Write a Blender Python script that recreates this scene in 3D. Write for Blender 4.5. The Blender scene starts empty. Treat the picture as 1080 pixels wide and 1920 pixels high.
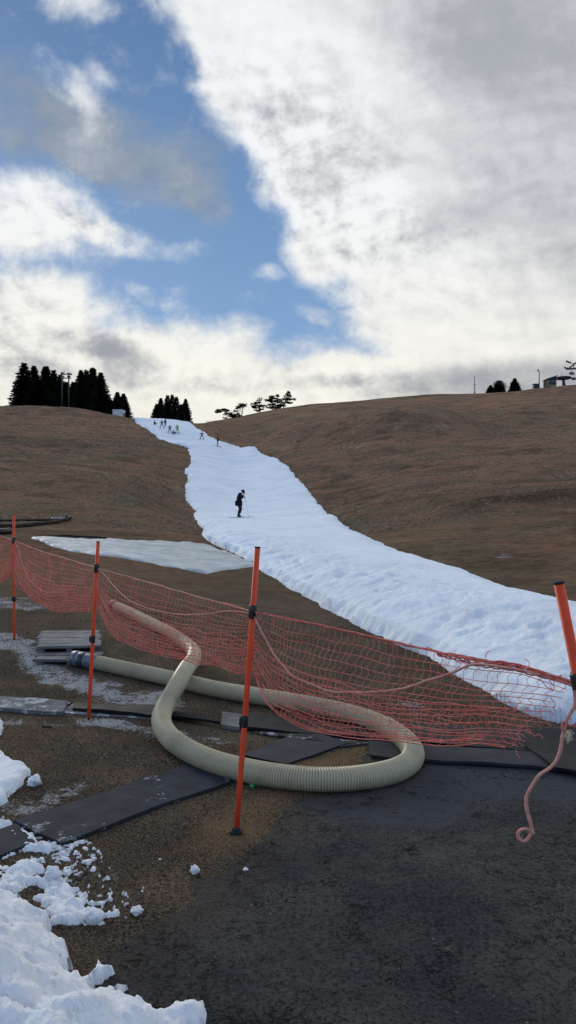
import bpy, bmesh, math, random
import numpy as np
from mathutils import Vector, Matrix
R = math.radians
random.seed(7); rng = np.random.default_rng(7)
C = bpy.context.scene.collection
CAMZ = 1.6; F = 1350.0
# ------------------------------------------------------------------ camera
cam = bpy.data.cameras.new('camera'); camo = bpy.data.objects.new('camera', cam); C.objects.link(camo)
camo.location = (0, 0, CAMZ); camo.rotation_euler = (R(90), 0, 0)
cam.sensor_fit = 'VERTICAL'; cam.sensor_height = 36; cam.lens = F/1920*36
cam.clip_start = 0.05; cam.clip_end = 5000
bpy.context.scene.camera = camo
vs = bpy.context.scene.view_settings
vs.view_transform = 'Standard'; vs.look = 'None'; vs.gamma = 1; vs.use_curve_mapping = False; vs.exposure = 0.0
# ------------------------------------------------------------------ node helper
class NT:
    def __init__(s, t): s.t = t; s.n = t.nodes; s.l = t.links
    def add(s, typ, **kw):
        n = s.n.new(typ)
        for k, v in kw.items():
            if k[0] == '_': n.inputs[int(k[1:])].default_value = v
            else: setattr(n, k, v)
        return n
    def lk(s, a, b): s.l.new(a, b)
    def setin(s, n, i, v):
        if v is None: return
        if isinstance(v, bpy.types.NodeSocket): s.lk(v, n.inputs[i])
        else: n.inputs[i].default_value = v
    def m(s, op, a, b=None, c=None, clamp=False):
        n = s.n.new('ShaderNodeMath'); n.operation = op; n.use_clamp = clamp
        s.setin(n, 0, a); s.setin(n, 1, b); s.setin(n, 2, c); return n.outputs[0]
    def vm(s, op, a, b=None, out=0):
        n = s.n.new('ShaderNodeVectorMath'); n.operation = op
        s.setin(n, 0, a); s.setin(n, 1, b); return n.outputs[out]
    def ss(s, x, a, b, lo=0.0, hi=1.0):
        n = s.n.new('ShaderNodeMapRange'); n.interpolation_type = 'SMOOTHSTEP'
        s.setin(n, 0, x)
        for i, v in enumerate((a, b, lo, hi)): s.setin(n, i+1, v)
        return n.outputs[0]
    def noise(s, vec, scale, detail=4, rough=0.55, dist=0.0, color=False, typ=None):
        n = s.n.new('ShaderNodeTexNoise')
        if typ: n.noise_type = typ
        if vec is not None: s.lk(vec, n.inputs['Vector'])
        n.inputs['Scale'].default_value = scale; n.inputs['Detail'].default_value = detail
        n.inputs['Roughness'].default_value = rough; n.inputs['Distortion'].default_value = dist
        return n.outputs[1 if color else 0]
    def mix(s, f, a, b, blend='MIX'):
        n = s.n.new('ShaderNodeMix'); n.data_type = 'RGBA'; n.blend_type = blend
        def c4(v): return v if isinstance(v, bpy.types.NodeSocket) else (tuple(v)+(1,))[:4]
        s.setin(n, 0, f); s.setin(n, 6, c4(a)); s.setin(n, 7, c4(b)); return n.outputs[2]
    def mapping(s, vec, loc=(0,0,0), rot=(0,0,0), scale=(1,1,1), typ='POINT'):
        n = s.n.new('ShaderNodeMapping'); n.vector_type = typ; s.lk(vec, n.inputs[0])
        n.inputs[1].default_value = loc; n.inputs[2].default_value = rot; n.inputs[3].default_value = scale
        return n.outputs[0]
# ------------------------------------------------------------------ world
SUN_EL, SUN_AZ = R(20), R(-32)      # low sun behind the cloud over the left hill
w = bpy.data.worlds.new('World'); bpy.context.scene.world = w; w.use_nodes = True
t = NT(w.node_tree); t.n.clear()
sky = t.add('ShaderNodeTexSky', sky_type='NISHITA', sun_disc=False, sun_elevation=SUN_EL, sun_rotation=SUN_AZ,
            altitude=500, air_density=1.0, dust_density=0.6, ozone_density=2.0)
tc = t.add('ShaderNodeTexCoord'); d = tc.outputs['Generated']
sx = t.add('ShaderNodeSeparateXYZ'); t.lk(d, sx.inputs[0])
den = t.m('ADD', sx.outputs[1], 1.02)
cu = t.m('DIVIDE', sx.outputs[0], den); cv = t.m('DIVIDE', sx.outputs[2], den)
cx = t.add('ShaderNodeCombineXYZ'); t.lk(cu, cx.inputs[0]); t.lk(cv, cx.inputs[1]); P = cx.outputs[0]
def sky_uv(px, py):
    v = np.array([(px-540)/F, 1, (960-py)/F]); v /= np.linalg.norm(v)
    return v[0]/(1.02+v[1]), v[2]/(1.02+v[1])
# warp the coordinates a little so that every edge is ragged
nw = t.noise(P, 9, 6, 0.6, 0, True); nw = t.vm('SUBTRACT', nw, (0.5, 0.5, 0.5))
nws = t.n.new('ShaderNodeVectorMath'); nws.operation = 'SCALE'; t.lk(nw, nws.inputs[0]); nws.inputs[3].default_value = 0.05
PW = t.vm('ADD', P, nws.outputs[0])
def blob(px, py, rx, ry, ang, wgt, acc=None, vec=None):
    u, v = sky_uv(px, py); k = 1/(F*2.15)
    mp = t.mapping(vec if vec else PW, (u, v, 0), (0, 0, R(ang)), (rx*k, ry*k, 1), 'TEXTURE')
    g = t.add('ShaderNodeTexGradient', gradient_type='SPHERICAL'); t.lk(mp, g.inputs[0])
    s_ = t.ss(g.outputs[1], 0.0, 0.75)
    return t.m('MULTIPLY_ADD', s_, wgt, acc if acc is not None else 0.0)
def half(p0, p1, width, vec=None):            # 0..1 on the right-hand side of the line p0 -> p1
    a = np.array(sky_uv(*p0)); b = np.array(sky_uv(*p1)); e = (b-a)/np.linalg.norm(b-a); n = np.array([-e[1], e[0]])
    dp = t.vm('DOT_PRODUCT', vec if vec else PW, (float(n[0]), float(n[1]), 0), 1)
    return t.ss(dp, float(n@a)-width/(F*2.15), float(n@a)+width/(F*2.15))
# density
big = half((318, 0), (672, 640), 75)
big = t.m('MULTIPLY_ADD', half((430, 0), (760, 560), 150), 1.0, big)
big = blob(500, 60, 190, 160, 0, 0.9, big); big = blob(450, 205, 130, 110, 0, 0.8, big)
big = blob(540, 330, 110, 80, -30, 0.45, big)
big = blob(590, 470, 90, 70, -30, 0.35, big)
low = half((660, 662), (-60, 545), 60)
low = t.m('MULTIPLY_ADD', half((660, 740), (-60, 640), 60), 1.0, low)
low = blob(40, 560, 190, 110, -20, 0.8, low)
low = blob(640, 700, 170, 45, 10, 0.6, low)
puff = blob(70, 400, 190, 130, -12, 1.0); puff = blob(215, 450, 120, 52, -12, 0.62, puff); puff = blob(0, 470, 150, 60, 0, 0.5, puff)
for a in ((145, 0, 90, 40, 0, 0.50), (185, 150, 60, 50, 20, 0.42), (350, 475, 90, 34, 10, 0.42), (500, 505, 70, 30, 0, 0.38), (258, 562, 80, 30, -10, 0.45), (330, 575, 40, 70, 0, 0.32),
          (315, 95, 40, 100, 0, 0.36), (600, 590, 120, 44, -15, 0.40), (120, 135, 90, 50, -40, 0.36)):
    puff = blob(*a, puff)
wh = t.m('MAXIMUM', big, low); wh = t.m('MAXIMUM', wh, puff)
grey = blob(20, 180, 200, 105, -32, 0.8); grey = blob(200, 260, 190, 110, -30, 0.85, grey); grey = blob(375, 340, 100, 130, 15, 0.75, grey); grey = blob(0, 270, 110, 50, 0, .5, grey)
grey = blob(250, 320, 200, 60, -20, .45, grey)
def cloudn(vec):
    x_ = t.noise(t.mapping(vec, (3, 1, 0), (0, 0, R(-38)), (1, 1.45, 1)), 15, 13, 0.60, 0.25); y_ = t.noise(vec, 42, 8, 0.66, 0.5)
    return t.m('MULTIPLY_ADD', t.m('SUBTRACT', x_, 0.5), 1.0, t.m('MULTIPLY', t.m('SUBTRACT', y_, 0.5), 0.42))
nf0 = cloudn(P); nfs = cloudn(t.vm('ADD', P, (-0.0055, -0.0062, 0)))
nf = t.m('ADD', nf0, 0.5)
emb = t.m('SUBTRACT', nf0, nfs)                # relief: lit towards the low sun at the left
nn = t.m('MULTIPLY', nf0, 2.1)
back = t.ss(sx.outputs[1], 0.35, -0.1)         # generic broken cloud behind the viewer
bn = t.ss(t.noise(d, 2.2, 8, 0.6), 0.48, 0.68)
wa = t.ss(t.m('ADD', wh, nn), 0.10, 1.20)
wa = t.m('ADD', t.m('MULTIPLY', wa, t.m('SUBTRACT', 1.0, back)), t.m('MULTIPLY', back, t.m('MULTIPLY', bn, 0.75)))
ga = t.m('MULTIPLY', t.ss(t.m('MULTIPLY_ADD', t.m('SUBTRACT', nf, 0.5), 1.7, grey), 0.05, 1.25), 0.80)
# cloud brightness
lum = 0.86
g1 = blob(1060, 220, 520, 360, -60, 0.85, None, P); g1 = blob(830, 20, 400, 150, -20, 0.5, g1, P); g1 = blob(960, 715, 420, 60, 3, 0.9, g1, P)
g1 = blob(235, 690, 110, 62, -25, 0.9, g1); g1 = blob(180, 650, 110, 30, -15, 0.4, g1); g1 = blob(600, 715, 200, 22, 3, 0.45, g1, P); g1 = blob(60, 690, 120, 34, 0, 0.45, g1); g1 = blob(390, 735, 90, 20, 0, 0.4, g1)
g1 = blob(640, 300, 170, 90, 35, 0.30, g1); g1 = blob(780, 440, 200, 60, 20, 0.28, g1); g1 = blob(520, 240, 90, 50, 50, .25, g1)
streak = t.noise(t.mapping(P, (0, 5, 0), (0, 0, R(50)), (1, 2.4, 1)), 14, 12, 0.62, 0.6)
soft = t.noise(P, 6, 5, 0.55, 0.3)
tex = blob(560, 330, 330, 230, -55, 0.75, 0.30, P); tex = blob(80, 430, 330, 150, 0, 0.75, tex, P); tex = blob(760, 470, 260, 130, -30, 0.35, tex, P); tex = blob(60, 620, 420, 140, 0, 0.55, tex, P); tex = blob(500, 720, 420, 60, 0, 0.4, tex, P)
g1 = t.m('ADD', g1, t.m('MULTIPLY', t.m('MULTIPLY', t.m('SUBTRACT', streak, 0.5), 1.8), tex)); g1 = t.m('ADD', g1, t.m('MULTIPLY', t.m('SUBTRACT', soft, 0.5), 0.8))
g1 = t.m('SUBTRACT', g1, t.m('MULTIPLY', t.m('MULTIPLY', emb, 4.2), tex))
g1 = t.ss(g1, -0.30, 1.35)
lowz = t.ss(sx.outputs[2], 0.42, 0.10)
whitec = t.mix(lowz, (0.91, 0.93, 0.94), (0.97, 0.94, 0.84))
greyc = t.mix(lowz, (0.40, 0.42, 0.46), (0.33, 0.35, 0.39))
cc = t.mix(g1, whitec, greyc)
zen = t.ss(sx.outputs[2], 0.12, 0.75)
blue = t.mix(zen, (0.215, 0.38, 0.65), (0.066, 0.160, 0.355))
def sc(col, k):
    n = t.n.new('ShaderNodeVectorMath'); n.operation = 'SCALE'; t.lk(col, n.inputs[0]); n.inputs[3].default_value = k; return n.outputs[0]
WS = 0.1
skyc = t.mix(0.86, sky.outputs[0], sc(blue, 1/WS))
c1 = t.mix(ga, skyc, sc(t.mix(t.ss(nf, .35, .65), (0.25, 0.30, 0.37), (0.37, 0.40, 0.44)), 1/WS))
c2 = t.mix(wa, c1, sc(cc, 1/WS))
below = t.ss(sx.outputs[2], 0.0, -0.04)
# unseen sky behind the viewer is boosted to add light on the ground
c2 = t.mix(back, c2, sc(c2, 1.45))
c3 = t.mix(below, c2, sc(t.mix(0.5, (0.08, 0.06, 0.045), (0.06, 0.05, 0.04)), 1/WS))
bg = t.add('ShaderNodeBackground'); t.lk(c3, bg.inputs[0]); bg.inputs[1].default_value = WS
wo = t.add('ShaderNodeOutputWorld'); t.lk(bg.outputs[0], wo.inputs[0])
# ------------------------------------------------------------------ sun (veiled by cloud)
sl = bpy.data.lights.new('sun', 'SUN'); so = bpy.data.objects.new('sun', sl); C.objects.link(so)
sl.energy = 1.25; sl.angle = R(18); sl.color = (1, 0.93, 0.82)
sd_ = Vector((math.sin(SUN_AZ)*math.cos(SUN_EL), math.cos(SUN_AZ)*math.cos(SUN_EL), math.sin(SUN_EL)))
so.rotation_euler = (-sd_).to_track_quat('-Z', 'Y').to_euler(); so.location = (0, 0, 60)
# ------------------------------------------------------------------ numeric helpers
_perm = rng.permutation(256); _g = rng.uniform(0, 2*math.pi, 256); _gx, _gy = np.cos(_g), np.sin(_g)
def perlin(x, y):
    xi = np.floor(x).astype(np.int64); yi = np.floor(y).astype(np.int64); xf = x-xi; yf = y-yi
    def gr(ix, iy, fx, fy):
        h = _perm[(_perm[ix & 255]+iy) & 255]; return _gx[h]*fx+_gy[h]*fy
    u = xf*xf*xf*(xf*(xf*6-15)+10); v = yf*yf*yf*(yf*(yf*6-15)+10)
    a = gr(xi, yi, xf, yf)*(1-u)+gr(xi+1, yi, xf-1, yf)*u
    b = gr(xi, yi+1, xf, yf-1)*(1-u)+gr(xi+1, yi+1, xf-1, yf-1)*u
    return (a*(1-v)+b*v)*1.5
def fbm(x, y, s, o=4, k=0.5):
    r = 0; a = 1.0
    for i in range(o): r = r+a*perlin(x/s+17.3*i, y/s-9.1*i); s *= 0.5; a *= k
    return r
def sstep(x, a, b):
    q = np.clip((x-a)/(b-a), 0, 1); return q*q*(3-2*q)
def pchip(xk, yk, x):
    """xk (K,), yk (K,) or (K,N); x (N,) -> (N,)"""
    xk = np.asarray(xk, float); yk = np.asarray(yk, float); x = np.clip(x, xk[0], xk[-1])
    two = yk.ndim == 2; h = np.diff(xk); hh = h[:, None] if two else h
    dl = np.diff(yk, axis=0)/hh
    mm = np.zeros_like(yk); same = dl[1:]*dl[:-1] > 0
    w1 = 2*hh[1:]+hh[:-1]; w2 = hh[1:]+2*hh[:-1]
    with np.errstate(divide='ignore', invalid='ignore'):
        hm = (w1+w2)/(w1/dl[:-1]+w2/dl[1:])
    mm[1:-1] = np.where(same, hm, 0); mm[0] = dl[0]; mm[-1] = dl[-1]
    i = np.clip(np.searchsorted(xk, x, side='right')-1, 0, len(xk)-2)
    q = (x-xk[i])/h[i]; n = np.arange(len(x))
    g = (lambda A, j: A[j, n]) if two else (lambda A, j: A[j])
    y0, y1, m0, m1 = g(yk, i), g(yk, i+1), g(mm, i), g(mm, i+1)
    return (1+2*q)*(1-q)**2*y0+q*(1-q)**2*h[i]*m0+q*q*(3-2*q)*y1+q*q*(q-1)*h[i]*m1
# ------------------------------------------------------------------ terrain function
PROF = [
 (-900, [(1,0),(6,0),(10,.3),(20,1.0),(30,1.8),(45,4),(70,9),(100,15),(130,20),(150,23.5),(170,24),(220,23),(600,5)]),
 (0,    [(1,0),(6,0),(8,.12),(15,.5),(22,.85),(30,1.15),(45,2.6),(70,7),(100,13.2),(130,19.5),(150,23.8),(165,24.2),(220,23),(600,5)]),
 (250,  [(1,0),(6,0),(8,.08),(15,.35),(22,.6),(30,.9),(45,2.0),(70,5.5),(100,11.2),(130,17.2),(150,21.0),(165,21.2),(220,19.5),(600,5)]),
 (355,  [(1,0),(6,0),(8,.05),(15,.22),(22,.42),(30,.66),(50,1.35),(70,4.2),(90,8.4),(115,13.4),(135,17.6),(150,20.2),(170,20.6),(220,19.5),(600,5)]),
 (447,  [(1,0),(6,0),(8,.02),(15,.15),(22,.3),(30,.5),(51,1.22),(70,3.6),(90,7.4),(115,12.2),(135,16.6),(150,19.8),(180,25.3),(200,25.7),(240,24.5),(600,5)]),
 (540,  [(1,0),(6,0),(10,.01),(15,.05),(30,.4),(51,1.3),(70,4.2),(90,8.4),(115,13.8),(150,22.0),(180,28),(200,28.5),(250,27),(600,5)]),
 (800,  [(1,0),(6,0),(10,.01),(15,.04),(20,.3),(30,1.0),(50,3.2),(70,6.8),(100,13.3),(130,20),(160,26.2),(190,32.4),(210,33),(260,32),(600,5)]),
 (1080, [(1,0),(6,0),(10,.0),(14,.06),(20,.6),(30,1.7),(50,4.2),(70,7.7),(100,14),(130,20.8),(160,27.8),(200,36.9),(215,37.5),(260,37),(600,5)]),
 (2200, [(1,0),(6,0),(10,.3),(14,.8),(20,1.5),(30,3),(50,6),(70,9.5),(100,16),(130,23),(160,30),(200,38),(215,38.5),(260,38),(600,5)])]
SKX = [-900, 0, 60, 110, 160, 205, 250, 262, 300, 355, 370, 400, 450, 500, 540, 600, 700, 800, 900, 960, 1000, 1080, 1400, 2200]
SKY_ = [770, 760, 760, 763, 768, 777, 785, 786, 789, 794, 794, 790, 781, 771, 763, 756, 750, 742, 737, 732, 728, 722, 710, 705]
CRX = [-900, 250, 355, 400, 447, 540, 800, 1080, 2200]; CRY = [150, 150, 150, 165, 180, 182, 190, 200, 200]
TPX = np.linspace(-900, 2200, 560); TLY = np.linspace(0, math.log(600), 620)
def _table():
    ly = TLY; cols = []
    for _, pr in PROF:
        a = np.array(pr); cols.append(pchip(np.log(a[:, 0]), a[:, 1], ly))
    cols = np.array(cols); xk = np.array([p[0] for p in PROF], float)
    Z = np.stack([pchip(xk, cols, np.full(len(ly), p)) for p in TPX])      # (px, ly)
    S = pchip(SKX, SKY_, TPX); Yc = pchip(CRX, CRY, TPX)
    for i in range(len(TPX)):
        # make the crest reach the skyline angle and nothing rise above it
        ys = 960-(Z[i]-CAMZ)/np.exp(ly)*F; top = ys[np.exp(ly) < 260].min()
        k = (960-S[i])/(960-top); wgt = sstep(np.exp(ly), 45, 120)
        Z[i] = Z[i]*(1-wgt)+(CAMZ+(Z[i]-CAMZ)*k)*wgt
    return Z
TZ = _table()
def H(x, y, rough=True):
    x = np.asarray(x, float); y = np.asarray(y, float)
    Y = np.clip(y, 1.0, 599); px = np.clip(540+F*x/Y, -899.9, 2199.9)
    fi = (px-TPX[0])/(TPX[1]-TPX[0]); fj = np.log(Y)/(TLY[1]-TLY[0])
    i = np.clip(fi.astype(int), 0, len(TPX)-2); j = np.clip(fj.astype(int), 0, len(TLY)-2); a = fi-i; b = fj-j
    z = (TZ[i, j]*(1-a)+TZ[i+1, j]*a)*(1-b)+(TZ[i, j+1]*(1-a)+TZ[i+1, j+1]*a)*b
    if rough:
        far = sstep(Y, 25, 90)
        z = z+far*(0.75*fbm(x, y, 24, 3)+0.13*fbm(x*.6, y, 4, 4, .6))*(1-0.5*sstep(Y, 130, 160))
        z = z+sstep(Y, 7, 20)*0.05*fbm(x, y, 3.0, 3)
        z = z+0.012*fbm(x, y, 0.9, 4)*sstep(Y, 1, 3)
        # two worn folds across the right-hand hill
        pr = sstep(px, 420, 560)*(1-sstep(px, 820, 960))
        yr = 104-0.022*(px-600)+3*np.sin(px/70.)
        z = z+pr*2.6*np.exp(-((Y-yr)/6.5)**2)-pr*2.0*np.exp(-((Y-yr-16)/8)**2)
        pr2 = sstep(px, 700, 900)
        z = z+pr2*1.1*np.exp(-((Y-112-4*np.sin(px/50.))/7)**2)-pr2*0.9*np.exp(-((Y-126)/8)**2)
        pr3 = sstep(px, 560, 700); z = z+pr3*0.5*np.exp(-((Y-38-3*np.sin(px/90.))/4)**2)
        pl = 1-sstep(px, 240, 330)
        z = z+pl*0.7*np.exp(-((Y-58-2*np.sin(px/40.))/6)**2)+pl*0.7*np.exp(-((Y-96+0.03*px)/7)**2)
    return z
_S = np.concatenate([np.linspace(1.2, 30, 1500), np.linspace(30.05, 260, 2400)])
def on_ground(px, py, up=0.0):
    """where the sight line through a picture point meets the ground (raised by up)"""
    tx = (px-540)/F; tz = (960-py)/F
    g = H(tx*_S, _S)+up; r = CAMZ+tz*_S; hit = np.where(r <= g)[0]
    if len(hit) == 0: s_ = _S[np.argmin(r-g)]
    else:
        k = hit[0]; s_ = _S[k]
        if k > 0:
            d0 = r[k-1]-g[k-1]; d1 = r[k]-g[k]; s_ = _S[k-1]+(_S[k]-_S[k-1])*d0/(d0-d1)
    return float(tx*s_), float(s_)
def at(px, py, Y): return Vector(((px-540)/F*Y, Y, CAMZ+(960-py)/F*Y))
def H1(x, y): return float(H(np.array([x]), np.array([y]))[0])
def pt_seg(x, y, poly, closed=False):
    p = np.array(poly); a = p if closed else p[:-1]; b = np.roll(p, -1, 0) if closed else p[1:]
    dmin = np.full(x.shape, 1e9)
    for (ax, ay), (bx, by) in zip(a, b):
        ex, ey = bx-ax, by-ay; q = np.clip(((x-ax)*ex+(y-ay)*ey)/(ex*ex+ey*ey+1e-12), 0, 1)
        dmin = np.minimum(dmin, np.hypot(x-ax-q*ex, y-ay-q*ey))
    return dmin
def inside(x, y, poly):
    p = np.array(poly); c = np.zeros(x.shape, bool)
    for (ax, ay), (bx, by) in zip(p, np.roll(p, -1, 0)):
        if ay == by: continue
        c ^= ((ay > y) != (by > y)) & (x < (bx-ax)*(y-ay)/(by-ay)+ax)
    return c
def sdist(x, y, poly): return pt_seg(x, y, poly, True)*np.where(inside(x, y, poly), 1, -1)
def smooth_poly(pts, n=4):
    p = [Vector(q) for q in pts]; out = []
    for i in range(len(p)-1):
        a = p[max(i-1, 0)]; b = p[i]; c = p[i+1]; e = p[min(i+2, len(p)-1)]
        for k in range(n):
            u = k/n; out.append(0.5*((2*b)+(c-a)*u+(2*a-5*b+4*c-e)*u*u+(3*b-a-3*c+e)*u**3))
    out.append(p[-1]); return out
# ------------------------------------------------------------------ object helpers
def link(name, me, mat=None, parent=None, smooth=True):
    o = bpy.data.objects.new(name, me); C.objects.link(o)
    if mat is not None:
        for m_ in (mat if isinstance(mat, (list, tuple)) else [mat]): me.materials.append(m_)
    if parent is not None: o.parent = parent
    if smooth: me.shade_smooth()
    return o
def grid_mesh(name, X, Yv, Z, keep=None):
    n, m_ = X.shape; me = bpy.data.meshes.new(name)
    idx = np.arange(n*m_).reshape(n, m_)
    q = np.stack([idx[:-1, :-1], idx[:-1, 1:], idx[1:, 1:], idx[1:, :-1]], -1).reshape(-1, 4)
    co = np.stack([X, Yv, Z], -1).reshape(-1, 3)
    if keep is not None:
        kf = keep.reshape(-1)[q].any(1); q = q[kf]; used = np.unique(q); rm = np.full(n*m_, -1); rm[used] = np.arange(len(used)); q = rm[q]; co = co[used]
    else: used = np.arange(n*m_)
    # face up
    a = co[q[0, 0]]; b = co[q[0, 1]]; c = co[q[0, 3]]
    if np.cross(b-a, c-a)[2] < 0: q = q[:, ::-1]
    me.vertices.add(len(co)); me.vertices.foreach_set('co', co.astype(np.float32).ravel())
    me.loops.add(q.size); me.loops.foreach_set('vertex_index', q.astype(np.int32).ravel())
    me.polygons.add(len(q)); me.polygons.foreach_set('loop_start', np.arange(0, q.size, 4, dtype=np.int32))
    me.update(calc_edges=True); return me, used
def attr(me, name, val):
    a = me.attributes.new(name, 'FLOAT', 'POINT'); a.data.foreach_set('value', np.asarray(val, np.float32).ravel())
def tag(o, label=None, cat=None, group=None, kind=None):
    if label: o['label'] = label
    if cat: o['category'] = cat
    if group: o['group'] = group
    if kind: o['kind'] = kind
    return o
def empty(name, loc, label, cat, group=None, rz=0):
    o = bpy.data.objects.new(name, None); C.objects.link(o); o.location = loc; o.rotation_euler = (0, 0, rz); o.empty_display_size = 0.2
    return tag(o, label, cat, group)
class MB:
    def __init__(s): s.v = []; s.f = []
    def add(s, vs_, fs): b = len(s.v); s.v += [tuple(v) for v in vs_]; s.f += [tuple(b+i for i in f) for f in fs]; return s
    def box(s, c, size, M=None, bev=0.0):
        hx, hy, hz = [q/2 for q in size]
        b = bev
        if b <= 0:
            vs_ = [Vector((i*hx, j*hy, k*hz)) for i in (-1, 1) for j in (-1, 1) for k in (-1, 1)]
            fs = [(0,1,3,2),(4,6,7,5),(0,4,5,1),(2,3,7,6),(0,2,6,4),(1,5,7,3)]
        else:
            bm = bmesh.new(); bmesh.ops.create_cube(bm, size=1); bmesh.ops.scale(bm, vec=size, verts=bm.verts)
            bmesh.ops.bevel(bm, geom=bm.edges[:], offset=b, segments=2, affect='EDGES', profile=0.5)
            bm.verts.index_update(); vs_ = [v.co.copy() for v in bm.verts]; fs = [[v.index for v in f.verts] for f in bm.faces]; bm.free()
        c = Vector(c); M = M or Matrix()
        return s.add([M.to_3x3() @ v + c for v in vs_], fs)
    def tube(s, path, r, n=6, cap=True):
        path = [Vector(p) for p in path]; m_ = len(path); rs = r if hasattr(r, '__len__') else [r]*m_
        vs_ = []; fs = []; up = None
        for i, p in enumerate(path):
            tg = (path[min(i+1, m_-1)]-path[max(i-1, 0)])
            tg = tg.normalized() if tg.length > 1e-9 else Vector((0, 0, 1))
            if up is None:
                up = Vector((0, 0, 1)) if abs(tg.z) < .9 else Vector((1, 0, 0))
            up = (up-tg*up.dot(tg)).normalized(); sd2 = tg.cross(up)
            for k in range(n):
                a = 2*math.pi*k/n; vs_.append(p+(up*math.cos(a)+sd2*math.sin(a))*rs[i])
        for i in range(m_-1):
            for k in range(n):
                k2 = (k+1) % n; fs.append((i*n+k, (i+1)*n+k, (i+1)*n+k2, i*n+k2))
        if cap: fs.append(tuple(range(n))); fs.append(tuple(reversed(range((m_-1)*n, m_*n))))
        return s.add(vs_, fs)
    def build(s, name, mat, parent=None, smooth=True):
        me = bpy.data.meshes.new(name); me.from_pydata(s.v, [], s.f); me.update()
        return link(name, me, mat, parent, smooth)
# ------------------------------------------------------------------ materials
def mat(name, col=(0.5, 0.5, 0.5), rough=0.6, spec=0.5, var=0.0, vscale=8, bump=0.0, bscale=30, metal=0.0, col2=None, dirt=0.0):
    m_ = bpy.data.materials.new(name); m_.use_nodes = True; q = NT(m_.node_tree); b = m_.node_tree.nodes['Principled BSDF']
    b.inputs['Roughness'].default_value = rough; b.inputs['Metallic'].default_value = metal
    b.inputs['Specular IOR Level'].default_value = spec
    tcn = q.add('ShaderNodeTexCoord'); ob = tcn.outputs['Object']
    c2 = col2 if col2 else tuple(c*(1-var) for c in col)
    f = q.ss(q.noise(ob, vscale, 6, 0.6), 0.35, 0.65); c = q.mix(f, col, c2)
    if dirt:
        f2 = q.ss(q.noise(ob, vscale*0.37, 8, 0.7), 0.52, 0.7); c = q.mix(q.m('MULTIPLY', f2, dirt), c, (0.06, 0.05, 0.038))
    q.lk(c, b.inputs['Base Color'])
    if bump:
        bp = q.add('ShaderNodeBump'); bp.inputs['Strength'].default_value = 1.0; bp.inputs['Distance'].default_value = bump
        q.lk(q.noise(ob, bscale, 6, 0.6), bp.inputs['Height']); q.lk(bp.outputs[0], b.inputs['Normal'])
    return m_
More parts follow.
